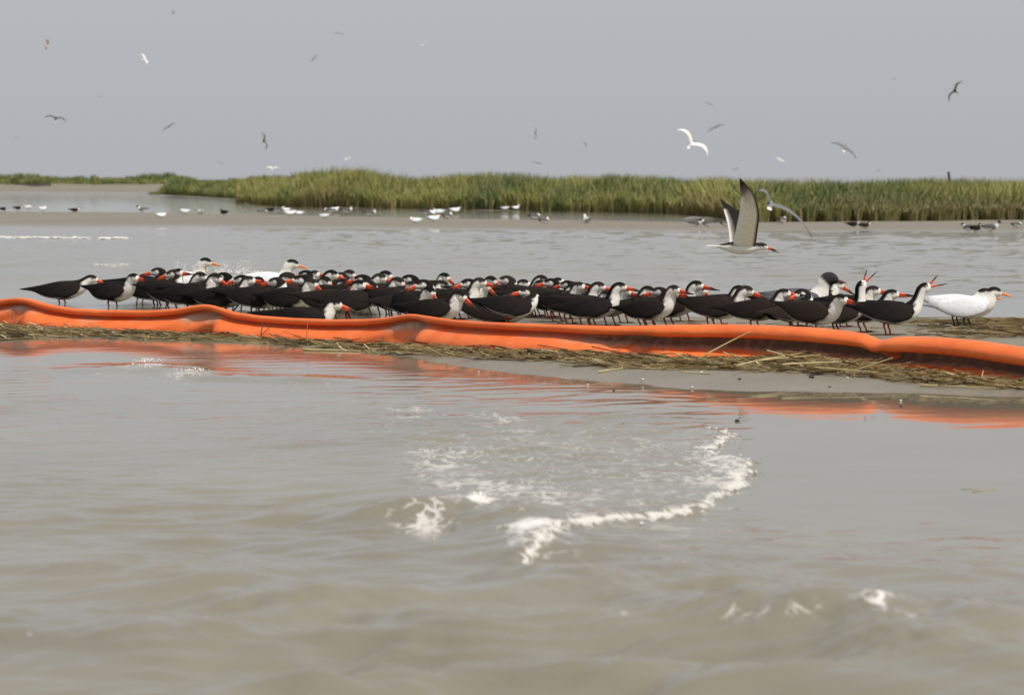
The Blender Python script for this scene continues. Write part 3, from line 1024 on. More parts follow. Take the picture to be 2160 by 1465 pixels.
# ------------------------------------------------------------------ flying birds
def fly_bird(name, species, wings, loc, rot=(0, 0, 0), scale=1.0, n=26):
    """wings: two lists of rows (centre x y z, half chord, thickness, chord tilt) from root to tip; bill towards +x"""
    root = empty(name)
    ctrl = [(-.15, 0, 0, .008, .016), (-.10, 0, .0, .024, .028), (-.03, 0, -.002, .042, .042), (.04, 0, -.002, .043, .042), (.09, 0, .004, .034, .033), (.125, 0, .012, .027, .025), (.15, 0, .015, .026, .023), (.172, 0, .012, .021, .018), (.188, 0, .008, .011, .010)]
    V, F, u, c, _ = loft(ctrl, [UP] * 9, 34, 14)
    if species == 'skimmer':
        f = smooth(-.12, .12, c - np.interp(u, [0, 4, 5, 6.4, 7.4, 8], [.35, .3, .15, .1, .5, 1.5]))
        C = lerp(WHITE, BLACK, f)
    elif species == 'tern':
        f = smooth(-.1, .1, c - .35) * (u > 5)
        C = lerp(lerp(WHITE, GREY * 1.1, smooth(0, .3, c)), BLACK, f)
    else:
        C = lerp(lerp(WHITE, SLATE * 2, smooth(0, .3, c)), HOOD, smooth(5, 5.6, u))
    plume('body', V, F, C, root)
    t = [(-.10, 0, .004, .010, .022), (-.16, 0, .004, .004, .030), (-.215, 0, .004, .0018, .034), (-.235, 0, .004, .001, .020)]
    V, F, u, c, _ = loft(t, [UP] * 4, 12, 10)
    e = smooth(.010, .020, np.abs(V[:, 1]))
    plume('tail', V, F, lerp(BLACK, WHITE, e) if species == 'skimmer' else lerp(WHITE, GREY, e * .3), root)
    for w in wings:
        w = np.array(w, float)
        V, F, u, c, _ = loft(np.c_[w[:, :3], w[:, 3], w[:, 4]], [(1, 0, k) for k in w[:, 5]], n, 14)
        kmax = len(w) - 1
        # which face of the wing: above or below, from the section angle
        seg = 14
        th = np.concatenate([np.tile(np.sin(np.linspace(0, 2 * math.pi, seg, endpoint=False)), n), [0, 0]])
        side = np.sign(w[-1, 1] - w[0, 1]) or 1.0
        under = th * side
        uu = u / kmax
        if species == 'skimmer':
            top = lerp(BROWN * 1.3, BLACK, smooth(.2, .6, uu))
            top = lerp(top, WHITE, smooth(-.55, -.78, c) * (uu < .62))
            und = lerp(np.array((.84, .77, .62)), BROWN * 1.5, smooth(.42, .86, uu + .10 * (vnoise(V[:, 0] * 30, V[:, 2] * 30, 2) - .5)))
            und = lerp(und, BLACK, smooth(.70, .92, c))
            und = lerp(und, WHITE, smooth(-.50, -.72, c) * (uu < .62))
        elif species == 'tern':
            top = lerp(WHITE, GREY, smooth(.6, 1, uu) * .6)
            und = lerp(WHITE, WHITE * .9, uu)
        else:
            top = lerp(SLATE * 1.6, BLACK, smooth(.6, .85, uu))
            und = lerp(SLATE * 2.2, BLACK, smooth(.55, .85, uu))
        C = top * (under < 0)[:, None] + und * (under >= 0)[:, None]
        plume('wing', V, F, C, root)
    spec = {'skimmer': ((.064, .0075, .0045), (.084, .0070, .0032)), 'tern': ((.056, .0055, .004), (.05, .004, .0036)), 'gull': ((.04, .005, .0036), (.036, .004, .0032))}[species]
    for nm, (ln, h0, w0), s_, dz in (('upper_mandible', spec[0], 1, .0035), ('lower_mandible', spec[1], -1, -.0042)):
        a = R(-16 if species == 'skimmer' else -6)
        rws = []
        for tt, hh, ww in ((-.2, 1.2, 1.3), (0, 1, 1), (.35, .8, .7), (.75, .5, .45), (1, .16, .2)):
            rws.append((.186 + tt * ln * math.cos(a) - dz * math.sin(a), 0, .008 + tt * ln * math.sin(a) + dz * math.cos(a), h0 * hh, w0 * ww))
        V, F, u, c, _ = loft(rws, [UP] * 5, 12, 8)
        C = lerp(RED, BLACK, smooth(1.75, 2.4, u)) if species == 'skimmer' else lerp(ORANGE, ORANGE, u / 4) if species == 'tern' else lerp(HOOD, HOOD, u / 4)
        plume(nm, V, F, C, root, M_HORN)
    root.location = loc
    root.rotation_euler = rot
    root.scale = (scale,) * 3
    return root


near_w = [(.030, -.030, .020, .075, .009, .05), (.040, -.075, .13, .072, .007, .0), (.048, -.115, .24, .066, .005, -.05), (.030, -.150, .35, .048, .003, -.15), (-.005, -.170, .43, .022, .002, -.5), (-.030, -.175, .475, .004, .001, -.9)]
far_w = [(.000, .030, .020, .070, .009, .05), (-.010, .11, .085, .066, .007, .1), (-.035, .20, .16, .058, .005, .0), (-.075, .29, .225, .042, .003, -.1), (-.115, .37, .265, .022, .002, -.3), (-.140, .42, .29, .004, .001, -.6)]
d0 = 19.5
o = fly_bird('flying_skimmer', S, [near_w, far_w], at_depth(1560, 522, d0), (R(4), R(3), R(-3)), 1.0)
tag(o, 'black skimmer flying low over the water with both wings raised', 'skimmer', 'birds in flight')


def glide(dih=0.2, sweep=0.10, span=.52, droop=0.10):
    out = []
    for s in (1, -1):
        rows_ = []
        for k, (t, ch) in enumerate(((0.05, .075), (.25, .070), (.5, .062), (.75, .040), (.92, .020), (1.0, .004))):
            y = t * span
            zz = dih * span * math.sin(t * 2.2) * 0.8 - droop * t * t * span
            xx = .035 * math.sin(t * 3.1) - sweep * t * t
            rows_.append((xx, s * y, zz + .015, ch, .008 * (1 - t) + .001, .05))
        out.append(rows_)
    return out


gw = glide(.10, .10, .66, .38)
o = fly_bird('flying_gull', G, [gw[1], [(a * .9 - .01, b * .35, c + b * .45, h, w_, k) for a, b, c, h, w_, k in gw[0]]], at_depth(1624, 433, 37.0), (Matrix.Rotation(R(20), 3, 'Y') @ Matrix.Rotation(R(16), 3, 'X') @ Matrix.Rotation(R(88), 3, 'Z')).to_euler(), 1.0)
tag(o, 'grey gull banking in front of the marsh grass with one long wing drooping', 'gull', 'birds in flight')

# px, py, apparent span px, species, (roll, pitch, yaw), dihedral
SKY = [
    (100, 98, 34, S, (-58, 0, 10), .5, 'dark skimmer banking alone high over the far beach'),
    (305, 126, 30, T, (20, 0, 40), .3, None), (117, 252, 42, S, (14, 0, 96), .35, 'dark skimmer gliding wings spread low over the far beach'),
    (357, 268, 30, G, (-38, 0, 80), .2, None), (555, 299, 36, S, (62, 0, 70), .5, 'dark skimmer turning steeply with a wing pointing down above the marsh'),
    (663, 124, 20, G, (-55, 0, 80), .2, None), (365, 28, 22, G, (0, 0, 10), .3, None), (715, 72, 18, G, (8, 0, 85), .3, None),
    (1128, 282, 26, G, (70, 0, 60), .3, 'small grey gull flying wings vertical over the middle of the marsh'),
    (1234, 306, 20, G, (10, 0, 30), .4, None), (1132, 345, 22, G, (12, 0, 92), .3, None),
    (1458, 305, 78, T, (38, 0, 86), .55, 'bright white tern soaring on bent wings above the marsh grass'),
    (1496, 220, 20, G, (22, 0, 88), .2, None), (1510, 270, 34, G, (-24, 0, 90), .2, None),
    (1782, 313, 58, G, (34, 0, 94), .05, 'gull gliding on straight tilted wings above the marsh grass'),
    (1646, 338, 18, T, (10, 0, 60), .3, None), (2016, 193, 46, S, (-66, 0, 78), .45, 'dark skimmer climbing on steeply tilted wings high over the marsh'),
    (1885, 168, 12, G, (10, 0, 70), .3, None), (1853, 360, 14, G, (-20, 0, 80), .3, None), (1552, 358, 14, G, (-40, 0, 70), .3, None),
    (575, 356, 24, T, (0, 0, 88), .5, None), (35, 292, 10, G, (20, 0, 70), .3, None), (210, 205, 10, G, (0, 0, 70), .3, None),
    (893, 95, 14, T, (-40, 0, 80), .3, None), (465, 344, 16, G, (10, 0, 80), .3, None), (733, 335, 16, T, (-25, 0, 80), .3, None),
    (390, 377, 14, T, (30, 0, 60), .3, None), (452, 390, 14, T, (10, 0, 60), .3, None),
]
MESHES = {}
for px_, py_, spx, sp, (ro, pi_, ya), dih, lab in SKY:
    key = (sp, dih)
    span = 1.06
    d = span * FPX / (spx * 1.12)
    if key not in MESHES:
        nm = {S: 'flying_skimmer', T: 'flying_tern', G: 'flying_gull'}[sp]
        MESHES[key] = fly_bird(nm, sp, glide(dih, .12, .52, .12), (0, 0, 0), n=18)
        o = MESHES[key]
    else:
        o = copy_tree(MESHES[key])
    o.location = at_depth(px_, py_, d)
    o.rotation_euler = (R(ro + 25), R(pi_), R(ya)) if abs(ya) < 50 else (Matrix.Rotation(R(ro), 3, 'Y') @ Matrix.Rotation(R(38), 3, 'X') @ Matrix.Rotation(R(ya), 3, 'Z')).to_euler()
    nmz = {S: 'skimmer', T: 'tern', G: 'gull'}[sp]
    dl = {S: 'distant dark skimmer in flight, tiny against the hazy grey sky', T: 'distant pale tern in flight, tiny against the hazy grey sky', G: 'distant grey gull in flight, tiny against the hazy grey sky'}[sp]
    tag(o, lab or dl, nmz, 'birds in flight')

# ------------------------------------------------------------------ the orange containment boom
BT = np.array([(-620, 634), (-520, 632), (-440, 622), (-390, 632), (-250, 640), (-120, 641), (-60, 640), (-10, 630), (20, 627), (50, 630), (90, 642), (140, 650), (200, 653), (300, 654), (360, 650), (395, 643), (420, 641), (445, 647), (480, 658), (530, 665), (600, 670), (680, 673), (760, 672), (800, 668),
               (830, 662), (850, 661), (875, 665), (930, 673), (1000, 678), (1100, 682), (1200, 685), (1280, 687), (1330, 687), (1400, 685), (1500, 684), (1600, 686), (1700, 691), (1770, 698), (1810, 705), (1834, 718), (1848, 716), (1866, 710), (1900, 709),
               (1960, 711), (2040, 718), (2100, 727), (2160, 735), (2240, 747), (2320, 760), (2420, 772), (2600, 792), (2740, 812), (2800, 825), (2840, 822), (2960, 838)], float)
BB = np.array([(-620, 663), (-120, 684), (0, 690), (200, 698), (400, 707), (600, 717), (800, 728), (1000, 738), (1200, 745), (1330, 749), (1500, 753), (1700, 763), (1800, 769), (2000, 788), (2160, 806), (2320, 824), (2960, 898)], float)
PIN = [(-430, 46, .8), (18, 46, .8), (420, 46, .85), (850, 44, .95), (1330, 62, .75), (1835, 46, 1.0), (2330, 50, .8), (2805, 50, .9)]
st = np.arange(-620, 2961, 4.0)
tops = np.interp(st, BT[:, 0], BT[:, 1])
kern = np.hanning(9); kern /= kern.sum()
tops = np.convolve(np.pad(tops, 4, 'edge'), kern, 'valid')
bots = np.interp(st, BB[:, 0], BB[:, 1])
base = []
for a, b in zip(st, bots):
    q_ = ground(a, b, 0.02)
    for _ in range(4):
        q_ = ground(a, b, max(ZG(q_.x, q_.y), 0.0))
    base.append(q_)
base = np.array([tuple(v) for v in base])
kb = np.hanning(61); kb /= kb.sum()
base = np.stack([np.convolve(np.pad(base[:, k], 30, 'reflect', reflect_type='odd'), kb, 'valid') for k in range(3)], -1)
# the wall of the boom stands slightly behind its visible foot
ztop = np.array([at_depth(a, t, y + 0.06).z for a, t, y in zip(st, tops, base[:, 1])])
tan = np.gradient(base[:, :2], axis=0)
tan /= np.linalg.norm(tan, axis=1)[:, None]
frontdir = np.stack([tan[:, 1], -tan[:, 0]], -1)       # towards the camera
if frontdir[:, 1].mean() > 0:
    frontdir = -frontdir
pinch = np.zeros(len(st))
for c0, w0, a0 in PIN:
    dd_ = st - c0
    pinch = np.maximum(pinch, a0 * np.where(dd_ < 0, np.exp(-np.abs(dd_ / (w0 * 1.25)) ** 1.5), np.exp(-(dd_ / (w0 * .62)) ** 4)))
rb = np.interp(st, [0, 600, 900, 1150, 1400, 1700, 2160], [.0175, .0165, .0145, .0165, .024, .0275, .033])
rb = rb * (1 - .22 * pinch)
prof_rows, pale_rows, mud_dark_rows = [], [], []
wob = fbm(st / 60.0, st * 0, 91, 3) - .5
wob2 = fbm(st / 22.0, st * 0 + 3, 92, 2) - .5
for i in range(len(st)):
    zt, r, p = ztop[i], rb[i], pinch[i]
    zb = base[i, 2] - 0.03
    asym = float(np.interp(st[i], [0, 1150, 1330, 1450, 2160], [.0, .12, .7, 1.0, 1.0]))   # the roll flops out over the skirt further along
    wb = (.085 + .02 * wob[i] + .03 * asym) * (1 - .88 * p)
    zn = zt - 2 * r * 0.90                      # neck under the roll
    nk = -.022 - .022 * asym - .012 * p         # how far the neck lies back
    pts, pl, md = [], [], []
    pts.append((-.07, zb)); pl.append(.1); md.append(.6)
    pts.append((-.090 * (1 - .4 * p), zb + .35 * (zn - zb))); pl.append(.1); md.append(.3)
    pts.append((-.060 * (1 - .3 * p), zb + .78 * (zn - zb))); pl.append(.2); md.append(.2)
    pts.append((nk - .014, zn)); pl.append(.3); md.append(.2)
    for a in np.linspace(205, -70, 14):         # the top roll
        cx = .000 + asym * .014
        ex = r * (1.0 + .55 * asym)
        pts.append((cx + ex * math.cos(R(a)), zt - r + r * math.sin(R(a)) - .010 * asym * math.cos(R(a)))); pl.append(.0); md.append(.0)
    pts.append((nk + .004, zn - .002)); pl.append(.30 + .7 * asym); md.append(.12 + .5 * asym)
    pts.append((nk, zn - .012)); pl.append(.40 + .7 * asym); md.append(.12 + .6 * asym)
    n2z = zn - .016 - .022 * asym * (1 - .3 * p)
    sag = .014 * wob2[i]
    hold = .62 * asym                           # right-hand sections: darker grey wall first, then the skirt flares out
    for t_, fx_, pp in ((.0, .12, 1.0), (.10, .40, .9), (.24, .70, .6), (.42, .92, .25), (.62, 1.0, .02), (.82, .97, .0), (1.0, .86, .0)):
        fx2 = fx_ * (1 - hold) + hold * float(np.interp(t_, [0, .25, .42, .62, 1], [.0, .06, .35, .85, 1.0]))
        pts.append((nk + .006 + (wb - nk) * fx2 + sag * (1 - t_) * fx_ + .016 * p * math.sin(8 * t_ + st[i] * .07), n2z + (zb - n2z) * t_))
        pl.append(pp * (0.42 + .6 * p) * (1 - .2 * asym) + asym * max(0, 1 - t_ / .40) * .9); md.append(.10 + .35 * max(t_ - .5, 0) + .40 * p + asym * max(0, 1 - t_ / .36) * .75)
    prof_rows.append(pts); pale_rows.append(pl); mud_dark_rows.append(md)
prof = np.array(prof_rows)
BV = np.zeros((len(st), prof.shape[1], 3))
BV[..., :2] = base[:, None, :2] + frontdir[:, None] * (prof[..., 0] - .06)[..., None]
BV[..., 2] = prof[..., 1]
pale_a, mud_dark_a = np.array(pale_rows), np.array(mud_dark_rows)
boom = empty('containment_boom', tuple(base[len(base) // 2]))
tag(boom, 'long orange inflatable containment boom stranded along the sand bar', 'boom')
off = np.array(boom.location)
cuts = [0] + [int(np.argmin(np.abs(st - c0))) for c0, _, _ in PIN] + [len(st) - 1]
for a, b in zip(cuts[:-1], cuts[1:]):
    if b - a < 2: continue
    V = BV[a:b + 1].reshape(-1, 3) - off
    m_, k_ = b - a + 1, prof.shape[1]
    ii = np.arange(m_ * k_).reshape(m_, k_)
    F = np.stack([ii[:-1, :-1], ii[:-1, 1:], ii[1:, 1:], ii[1:, :-1]], -1).reshape(-1, 4)
    obj('float_section', mesh_np('float_section', V, F, attrs={'pale': pale_a[a:b + 1].ravel(), 'mud': mud_dark_a[a:b + 1].ravel()}), M_BOOM, boom)

# ------------------------------------------------------------------ reed wrack
def reed_mesh(n_seg=3, L=0.3, r=0.003, bend=0.05, rg=rng):
    ts = np.linspace(0, 1, n_seg + 1)
    off_ = rg.normal(0, bend * L, (n_seg + 1, 2)) * np.array([1, .35])
    P = np.stack([(ts - .5) * L, off_[:, 0], off_[:, 1]], -1)
    rad = r * (1 - .45 * ts)
    V, F = [], []
    for k in range(3):
        a = 2 * math.pi * k / 3 + .5
        V.append(P + np.stack([0 * rad, rad * math.cos(a), rad * math.sin(a)], -1))
    V = np.stack(V, 1).reshape(-1, 3)
    i = np.arange((n_seg + 1) * 3).reshape(-1, 3)
    F = np.stack([i[:-1], np.roll(i, -1, 1)[:-1], np.roll(i, -1, 1)[1:], i[1:]], -1).reshape(-1, 4)
    return V, F


STRAWS = 1.25 * np.array([(.42, .33, .17), (.50, .41, .23), (.34, .25, .12), (.24, .17, .085), (.56, .49, .32), (.10, .07, .04), (.055, .040, .026), (.30, .24, .13)])
PROB = np.array([.20, .18, .14, .10, .13, .10, .09, .06])


def heap(name, n, place, label_kind='stuff'):
    Vs, Fs, Cs = [], [], []
    o_ = 0
    for i in range(n):
        pos, L, r, yaw, tilt = place()
        V, F = reed_mesh(3, L, r)
        M = (Matrix.Rotation(yaw, 3, 'Z') @ Matrix.Rotation(tilt, 3, 'Y'))
        V = V @ np.array(M).T + pos
        Vs.append(V); Fs.append(F + o_); o_ += len(V)
        c = STRAWS[rng.choice(8, p=PROB)] * rng.uniform(.8, 1.15)
        Cs.append(np.tile(c, (len(V), 1)))
    return obj(name, mesh_np(name, np.concatenate(Vs), np.concatenate(Fs), cols=np.concatenate(Cs), smooth_shade=False), M_STRAW)


WF = np.array([(-620, 690), (-100, 712), (0, 718), (120, 712), (300, 716), (500, 722), (620, 730), (760, 742), (900, 752), (1050, 760), (1180, 765), (1300, 778), (1450, 782), (1600, 784), (1750, 788), (1900, 802), (2050, 814), (2160, 822), (2300, 838), (2960, 912)], float)
DENS = np.array([(-100, 1.0), (0, 1.2), (200, 1.0), (500, .9), (700, 1.0), (1100, .9), (1300, 1.0), (1500, 1.2), (1750, 1.4), (1900, 1.0), (2100, .9), (2300, .8)], float)


def place_front():
    while True:
        a = rng.uniform(-560, 2880)
        if rng.random() < np.interp(a, DENS[:, 0], DENS[:, 1]) / 1.4: break
    fb = np.interp(a, BB[:, 0], BB[:, 1]) - 4 + float(np.interp(a, [1180, 1300, 1580, 1640, 1740, 1800, 2160], [0, 7, 8, 0, 0, 8, 8]))
    ff = np.interp(a, WF[:, 0], WF[:, 1])
    t = rng.beta(1.3, 1.7)
    py_ = fb + (ff - fb) * t
    g = ground(a, py_, 0.015)
    for _ in range(3):
        zg = max(ZG(g.x, g.y), 0.0)
        g = ground(a, py_, zg)
    pile = np.interp(a, [0, 600, 1200, 1550, 1700, 1850, 2160], [.022, .012, .010, .010, .040, .012, .008]) * (1 - t) ** .8 * rng.uniform(0, 1) ** .8
    return np.array((g.x, g.y, zg + .003 + pile)), rng.uniform(.06, .30) * (1.25 if rng.random() < .25 else .8), rng.uniform(.0018, .0042), rng.normal(math.atan2(tan[0, 1], tan[0, 0]) * .5, .42), rng.normal(0, .10)


w1 = heap('reed_wrack', 5000, place_front)
tag(w1, 'tangled band of dry tan reed stalks washed up along the boom', 'reed wrack', None, 'stuff')


def place_back():
    a = 1880 + 420 * rng.beta(2.2, 1.2); b = rng.uniform(674, 716) if a > 1980 else rng.uniform(674, 690)
    g = ground(a, b, 0.05)
    zg = max(ZG(g.x, g.y), 0.0)
    return np.array((g.x, g.y, zg + .003 + .012 * rng.random())), rng.uniform(.08, .34), rng.uniform(.002, .0042), rng.normal(0, .35), rng.normal(0, .05)


w2 = heap('reed_litter', 420, place_back)
tag(w2, 'thin scatter of dry reeds on the sand behind the boom under the terns', 'reed litter', None, 'stuff')


def place_mid():
    a = rng.uniform(880, 1960); b = rng.uniform(676, 716)
    g = ground(a, b, 0.04)
    zg = max(ZG(g.x, g.y), 0.0)
    return np.array((g.x, g.y, zg + .003)), rng.uniform(.03, .16), rng.uniform(.0015, .003), rng.normal(0, .5), 0.0


w3 = heap('reed_scraps', 110, place_mid)
tag(w3, 'few short reed scraps on the sand around the skimmers feet', 'reed scraps', None, 'stuff')

# single stalks that can be told apart
def stalk(p0, p1, r, col, label, group=None, bend=.03):
    p0, p1 = Vector(p0), Vector(p1)
    d = p1 - p0
    L = d.length
    n_ = 7
    ts = np.linspace(0, 1, n_)
    mid = np.sin(ts * math.pi) * bend * L
    pts = [(t * L, m * rng.normal(1, .15), 0) for t, m in zip(ts, mid)]
    ctrl = [(*q, r * (1 - .5 * t), r * (1 - .5 * t)) for q, t in zip(pts, ts)]
    V, F, *_ = loft(ctrl, [(0, .1, 1)] * n_, 14, 6)
    o = obj('reed_stalk', mesh_np('reed_stalk', V, F, cols=np.tile(col, (len(V), 1)) * (0.85 + .3 * rng.random((len(V), 1)))), M_STRAW)
    o.location = p0
    o.rotation_euler = d.to_track_quat('X', 'Z').to_euler()
    tag(o, label, 'reed', group)
    return o


def gz(a, b, dz=.006):
    g = ground(a, b, 0.02)
    for _ in range(4):
        g = ground(a, b, max(ZG(g.x, g.y), 0.0) + dz)
    return g


TAN_, DK = np.array((.46, .37, .19)), np.array((.07, .05, .03))
p_low = gz(1488, 748, .05)
p_hi = at_depth(1583, 699, p_low.y + .10)
stalk(p_low, p_hi, .0038, np.array((.40, .30, .15)), 'slanting dry reed stalk leaning up against the flat boom section')
p_low = gz(492, 655, .0); p_hi = at_depth(548, 596, p_low.y + .03)
stalk(p_low, p_hi, .0050, np.array((.32, .25, .16)), 'crooked pale stick poking up among the skimmers behind the boom')
p_low = gz(550, 712, .01); p_hi = at_depth(556, 678, p_low.y + .04)
stalk(p_low, p_hi, .0030, DK, 'thin dark twig standing against the boom', 'twigs standing against the boom')
p_low = gz(545, 712, .01); p_hi = at_depth(574, 686, p_low.y + .03)
stalk(p_low, p_hi, .0026, DK, 'thin dark twig standing against the boom', 'twigs standing against the boom')
p_low = gz(648, 722, .01); p_hi = at_depth(650, 676, p_low.y + .05)
stalk(p_low, p_hi, .0026, np.array((.2, .13, .08)), 'thin dark twig standing against the boom', 'twigs standing against the boom')
LONG = [(1208, 772, 1336, 768, 0), (1262, 784, 1330, 774, 1), (1300, 774, 1440, 780, 1), (1440, 785, 1500, 788, 1), (1555, 770, 1690, 745, 1), (1600, 760, 1730, 748, 1), (1650, 768, 1790, 762, 1), (1500, 765, 1640, 757, 1), (1720, 775, 1850, 785, 1),
        (1380, 768, 1520, 760, 1), (1860, 790, 2010, 806, 1), (1940, 812, 2100, 818, 1), (1900, 776, 2030, 788, 1), (2050, 808, 2200, 822, 1), (1000, 757, 1110, 760, 0), (1060, 752, 1190, 756, 1), (820, 742, 930, 748, 1),
        (600, 727, 700, 733, 0), (640, 737, 760, 740, 1), (450, 715, 560, 721, 0), (300, 710, 400, 716, 1), (180, 706, 290, 712, 0), (40, 706, 150, 710, 1), (0, 716, 80, 712, 0), (1950, 690, 2090, 688, 1), (2060, 704, 2160, 702, 0), (2000, 680, 2110, 683, 1), (1930, 706, 1990, 705, 0)]
for a, b, c_, d_, lt in LONG:
    front = b > np.interp(a, BB[:, 0], BB[:, 1]) - 6
    h1 = .012 if (1500 < a < 1860) else .005
    if 1540 < a < 1740: h1 = .045
    stalk(gz(a, b, h1), gz(c_, d_, h1 * .8), rng.uniform(.0030, .0048), (TAN_ * rng.uniform(.85, 1.25)) if lt else DK * rng.uniform(1, 2.2),
          ('long pale reed stalk lying on top of the wrack beside the boom' if lt else 'long dark reed stalk lying on top of the wrack beside the boom') if front else
          ('pale reed stalk lying on the sand behind the boom near the terns' if lt else 'dark reed stalk lying on the sand behind the boom near the terns'),
          'single reed stalks')
stalk(gz(2052, 1036, .001), gz(2100, 1031, .001), .0022, np.array((.36, .31, .17)), 'yellowish reed fragment floating alone on the calm pool')
stalk(gz(2028, 1030, .001), gz(2064, 1032, .001), .0014, np.array((.42, .38, .22)), 'faint short reed sliver floating on the calm pool', None)

# shells and crumbs on the wet sand in front
def crumb(a, b, s, col, name, label, cat, group):
    g = gz(a, b, 0)
    k = 10
    ctrl = [(-s, 0, s * .25, s * .10, s * .12), (-s * .6, 0, s * .34, s * .34, s * .5), (0, 0, s * .38, s * .42, s * .62), (s * .6, 0, s * .3, s * .3, s * .42), (s, 0, s * .22, s * .08, s * .1)]
    V, F, *_ = loft(ctrl, [UP] * 5, k, 8)
    V = V + rng.normal(0, s * .05, V.shape)
    o = obj(name, mesh_np(name, V, F, cols=np.tile(col, (len(V), 1))), M_HORN)
    o.location = g
    o.rotation_euler = (0, 0, rng.uniform(0, 3))
    tag(o, label, cat, group)


for a, b, s in [(1712, 797, .015), (1750, 817, .008), (1555, 888, .009), (1900, 857, .008), (1295, 823, .008), (1560, 800, .008)]:
    crumb(a, b, s, np.array((.045, .04, .033)), 'dark_shell', 'small dark shell lying on the wet sand strip before the boom', 'shell', 'dark shells on the wet sand')
for a, b, s in [(1355, 802, .010), (1788, 798, .008), (1480, 786, .009), (1010, 786, .007), (1460, 818, .009), (1240, 812, .007), (1960, 806, .009), (1900, 846, .008)]:
    crumb(a, b, s, np.array((.62, .58, .50)), 'white_shell', 'small white shell lying on the wet sand strip before the boom', 'shell', 'white shells on the wet sand')

# ------------------------------------------------------------------ splashes and breakers (froth as geometry)
ICO_V = []
def ico():
    import bmesh
    bm = bmesh.new()
    bmesh.ops.create_icosphere(bm, subdivisions=1, radius=1)
    V = np.array([v.co[:] for v in bm.verts]); F = np.array([[v.index for v in f.verts] for f in bm.faces])
    bm.free()
    return V, F


IV, IF = ico()


def froth(name, label, pts, mat=M_FROTH):
    """pts rows: x y z sx sy sz"""
    pts = np.asarray(pts)
    n = len(pts)
    V = IV[None] * pts[:, None, 3:6] * (1 + rng.normal(0, .16, (n, len(IV), 1))) + pts[:, None, :3]
    F = IF[None] + (np.arange(n) * len(IV))[:, None, None]
    o = obj(name, mesh_np(name, V.reshape(-1, 3), F.reshape(-1, 3)), mat)
    tag(o, label, 'splash', None, 'stuff')
    return o


def splash(cx, cy, width, height, n, d):
    c = at_depth(cx, cy, d)
    wx = width / FPX * d
    hz_ = height / FPX * d
    out = []
    jets = [(rng.uniform(-1, 1), rng.uniform(.1, 1.0) ** 1.5) for _ in range(max(6, int(width / 2.5)))]
    for i in range(n):
        j = jets[rng.integers(len(jets))]
        t = rng.random() ** 1.5
        x = c.x + wx * (j[0] * (1 + .25 * t) + rng.normal(0, .07 + .08 * t))
        zz = hz_ * j[1] * t + .004
        s = (.0022 + .0045 * rng.random() ** 3) * (1 - .45 * t)
        out.append((x, d + rng.normal(0, .10), max(zz, 0.002), s, s, s * rng.uniform(1, 2.4)))
    return out


froth('water_splash', 'tall white splash of droplets behind the skimmers beside a tern', splash(404, 580, 26, 40, 520, 23.5))
froth('water_splash', 'wide white splash of droplets behind the skimmers between two terns', splash(500, 580, 42, 36, 800, 24.0))
froth('water_splash', 'small broken splash over open water beyond the lone skimmer', splash(232, 560, 32, 14, 200, 26.0))


def breaker(x0, x1, y, hmax, n, seed):
    out = []
    for i in range(n):
        t = rng.random()
        a = x0 + (x1 - x0) * t
        g = ground(a, y + 3.0 * t + rng.normal(0, .3))
        e = fbm(a / 40.0, seed * 3.1, seed, 3)
        fade = np.interp(t, [0, .6, .85, 1], [1, 1, .55, .1])
        if e * fade < .33: continue
        hh = hmax * fade * (0.5 + e)
        s = rng.uniform(.015, .045)
        out.append((g.x, g.y + rng.normal(0, .10), rng.random() * hh * .7, s * 2.2, s * 1.5, s * .35))
    return out


froth('breaking_wave', 'long thin white breaker line on the open water', breaker(-60, 480, 501, .010, 130, 3))


def clump(cx, cy, rx, ry, n, hmax):
    g = ground(cx, cy)
    ex = rx / FPX * g.y; ey = ry * g.y ** 2 / (CAM_H * FPX)
    out = []
    for i in range(n):
        u_, v_ = rng.normal(0, .45, 2)
        if u_ * u_ + v_ * v_ > 1: continue
        h = hmax * (1 - u_ * u_ - v_ * v_)
        s = rng.uniform(.0014, .0042)
        out.append((g.x + u_ * ex, g.y + v_ * ey, .018 + h * rng.random(), s * 1.3, s * 1.3, s * .8))
    return out


froth('froth_clump', 'thick white froth heap where the small wave curls over', clump(1130, 1160, 66, 28, 280, .030) + clump(1180, 1145, 60, 14, 40, .012))
froth('froth_clump', 'white froth tuft on the crest beside the foam sheet', clump(1008, 1078, 36, 22, 90, .024) + clump(890, 1112, 40, 8, 16, .010))
froth('froth_clump', 'white froth tuft breaking off the long brown wavelet', clump(1846, 1326, 34, 16, 60, .026))
froth('froth_clump', 'white froth on the ripple below the reed wrack', clump(310, 772, 45, 6, 70, .016) + clump(400, 790, 50, 4, 40, .006))
rim = []
for i in range(260):
    k = rng.integers(0, len(FL) - 1); t = rng.random()
    q = FL[k] * (1 - t) + FL[k + 1] * t
    f_ = (k + t) / len(FL)
    s = rng.uniform(.0012, .0036)
    rim.append((q[0] - abs(rng.normal(0, .018)), q[1] + rng.normal(0, .03), .006 + .012 * rng.random() * (.3 + f_), s * 1.8, s * 1.8, s * .7))
froth('foam_rim', 'curved white foam rim of the wave sheet running onto the calm pool', rim)

# ------------------------------------------------------------------ marsh grass
TOPP = np.array([(-900, 366), (0, 366), (60, 364), (100, 369), (150, 373), (200, 369), (250, 372), (300, 367), (340, 363), (380, 368), (430, 380), (470, 380), (540, 372), (600, 366), (660, 357), (690, 349), (740, 350), (780, 356), (830, 365), (870, 372), (930, 368), (1000, 362),
                 (1050, 366), (1110, 364), (1180, 370), (1300, 366), (1400, 370), (1480, 374), (1540, 373), (1620, 378), (1700, 376), (1800, 382), (1860, 376), (1950, 376), (2050, 374), (2100, 372), (2160, 376), (3000, 374)], float)


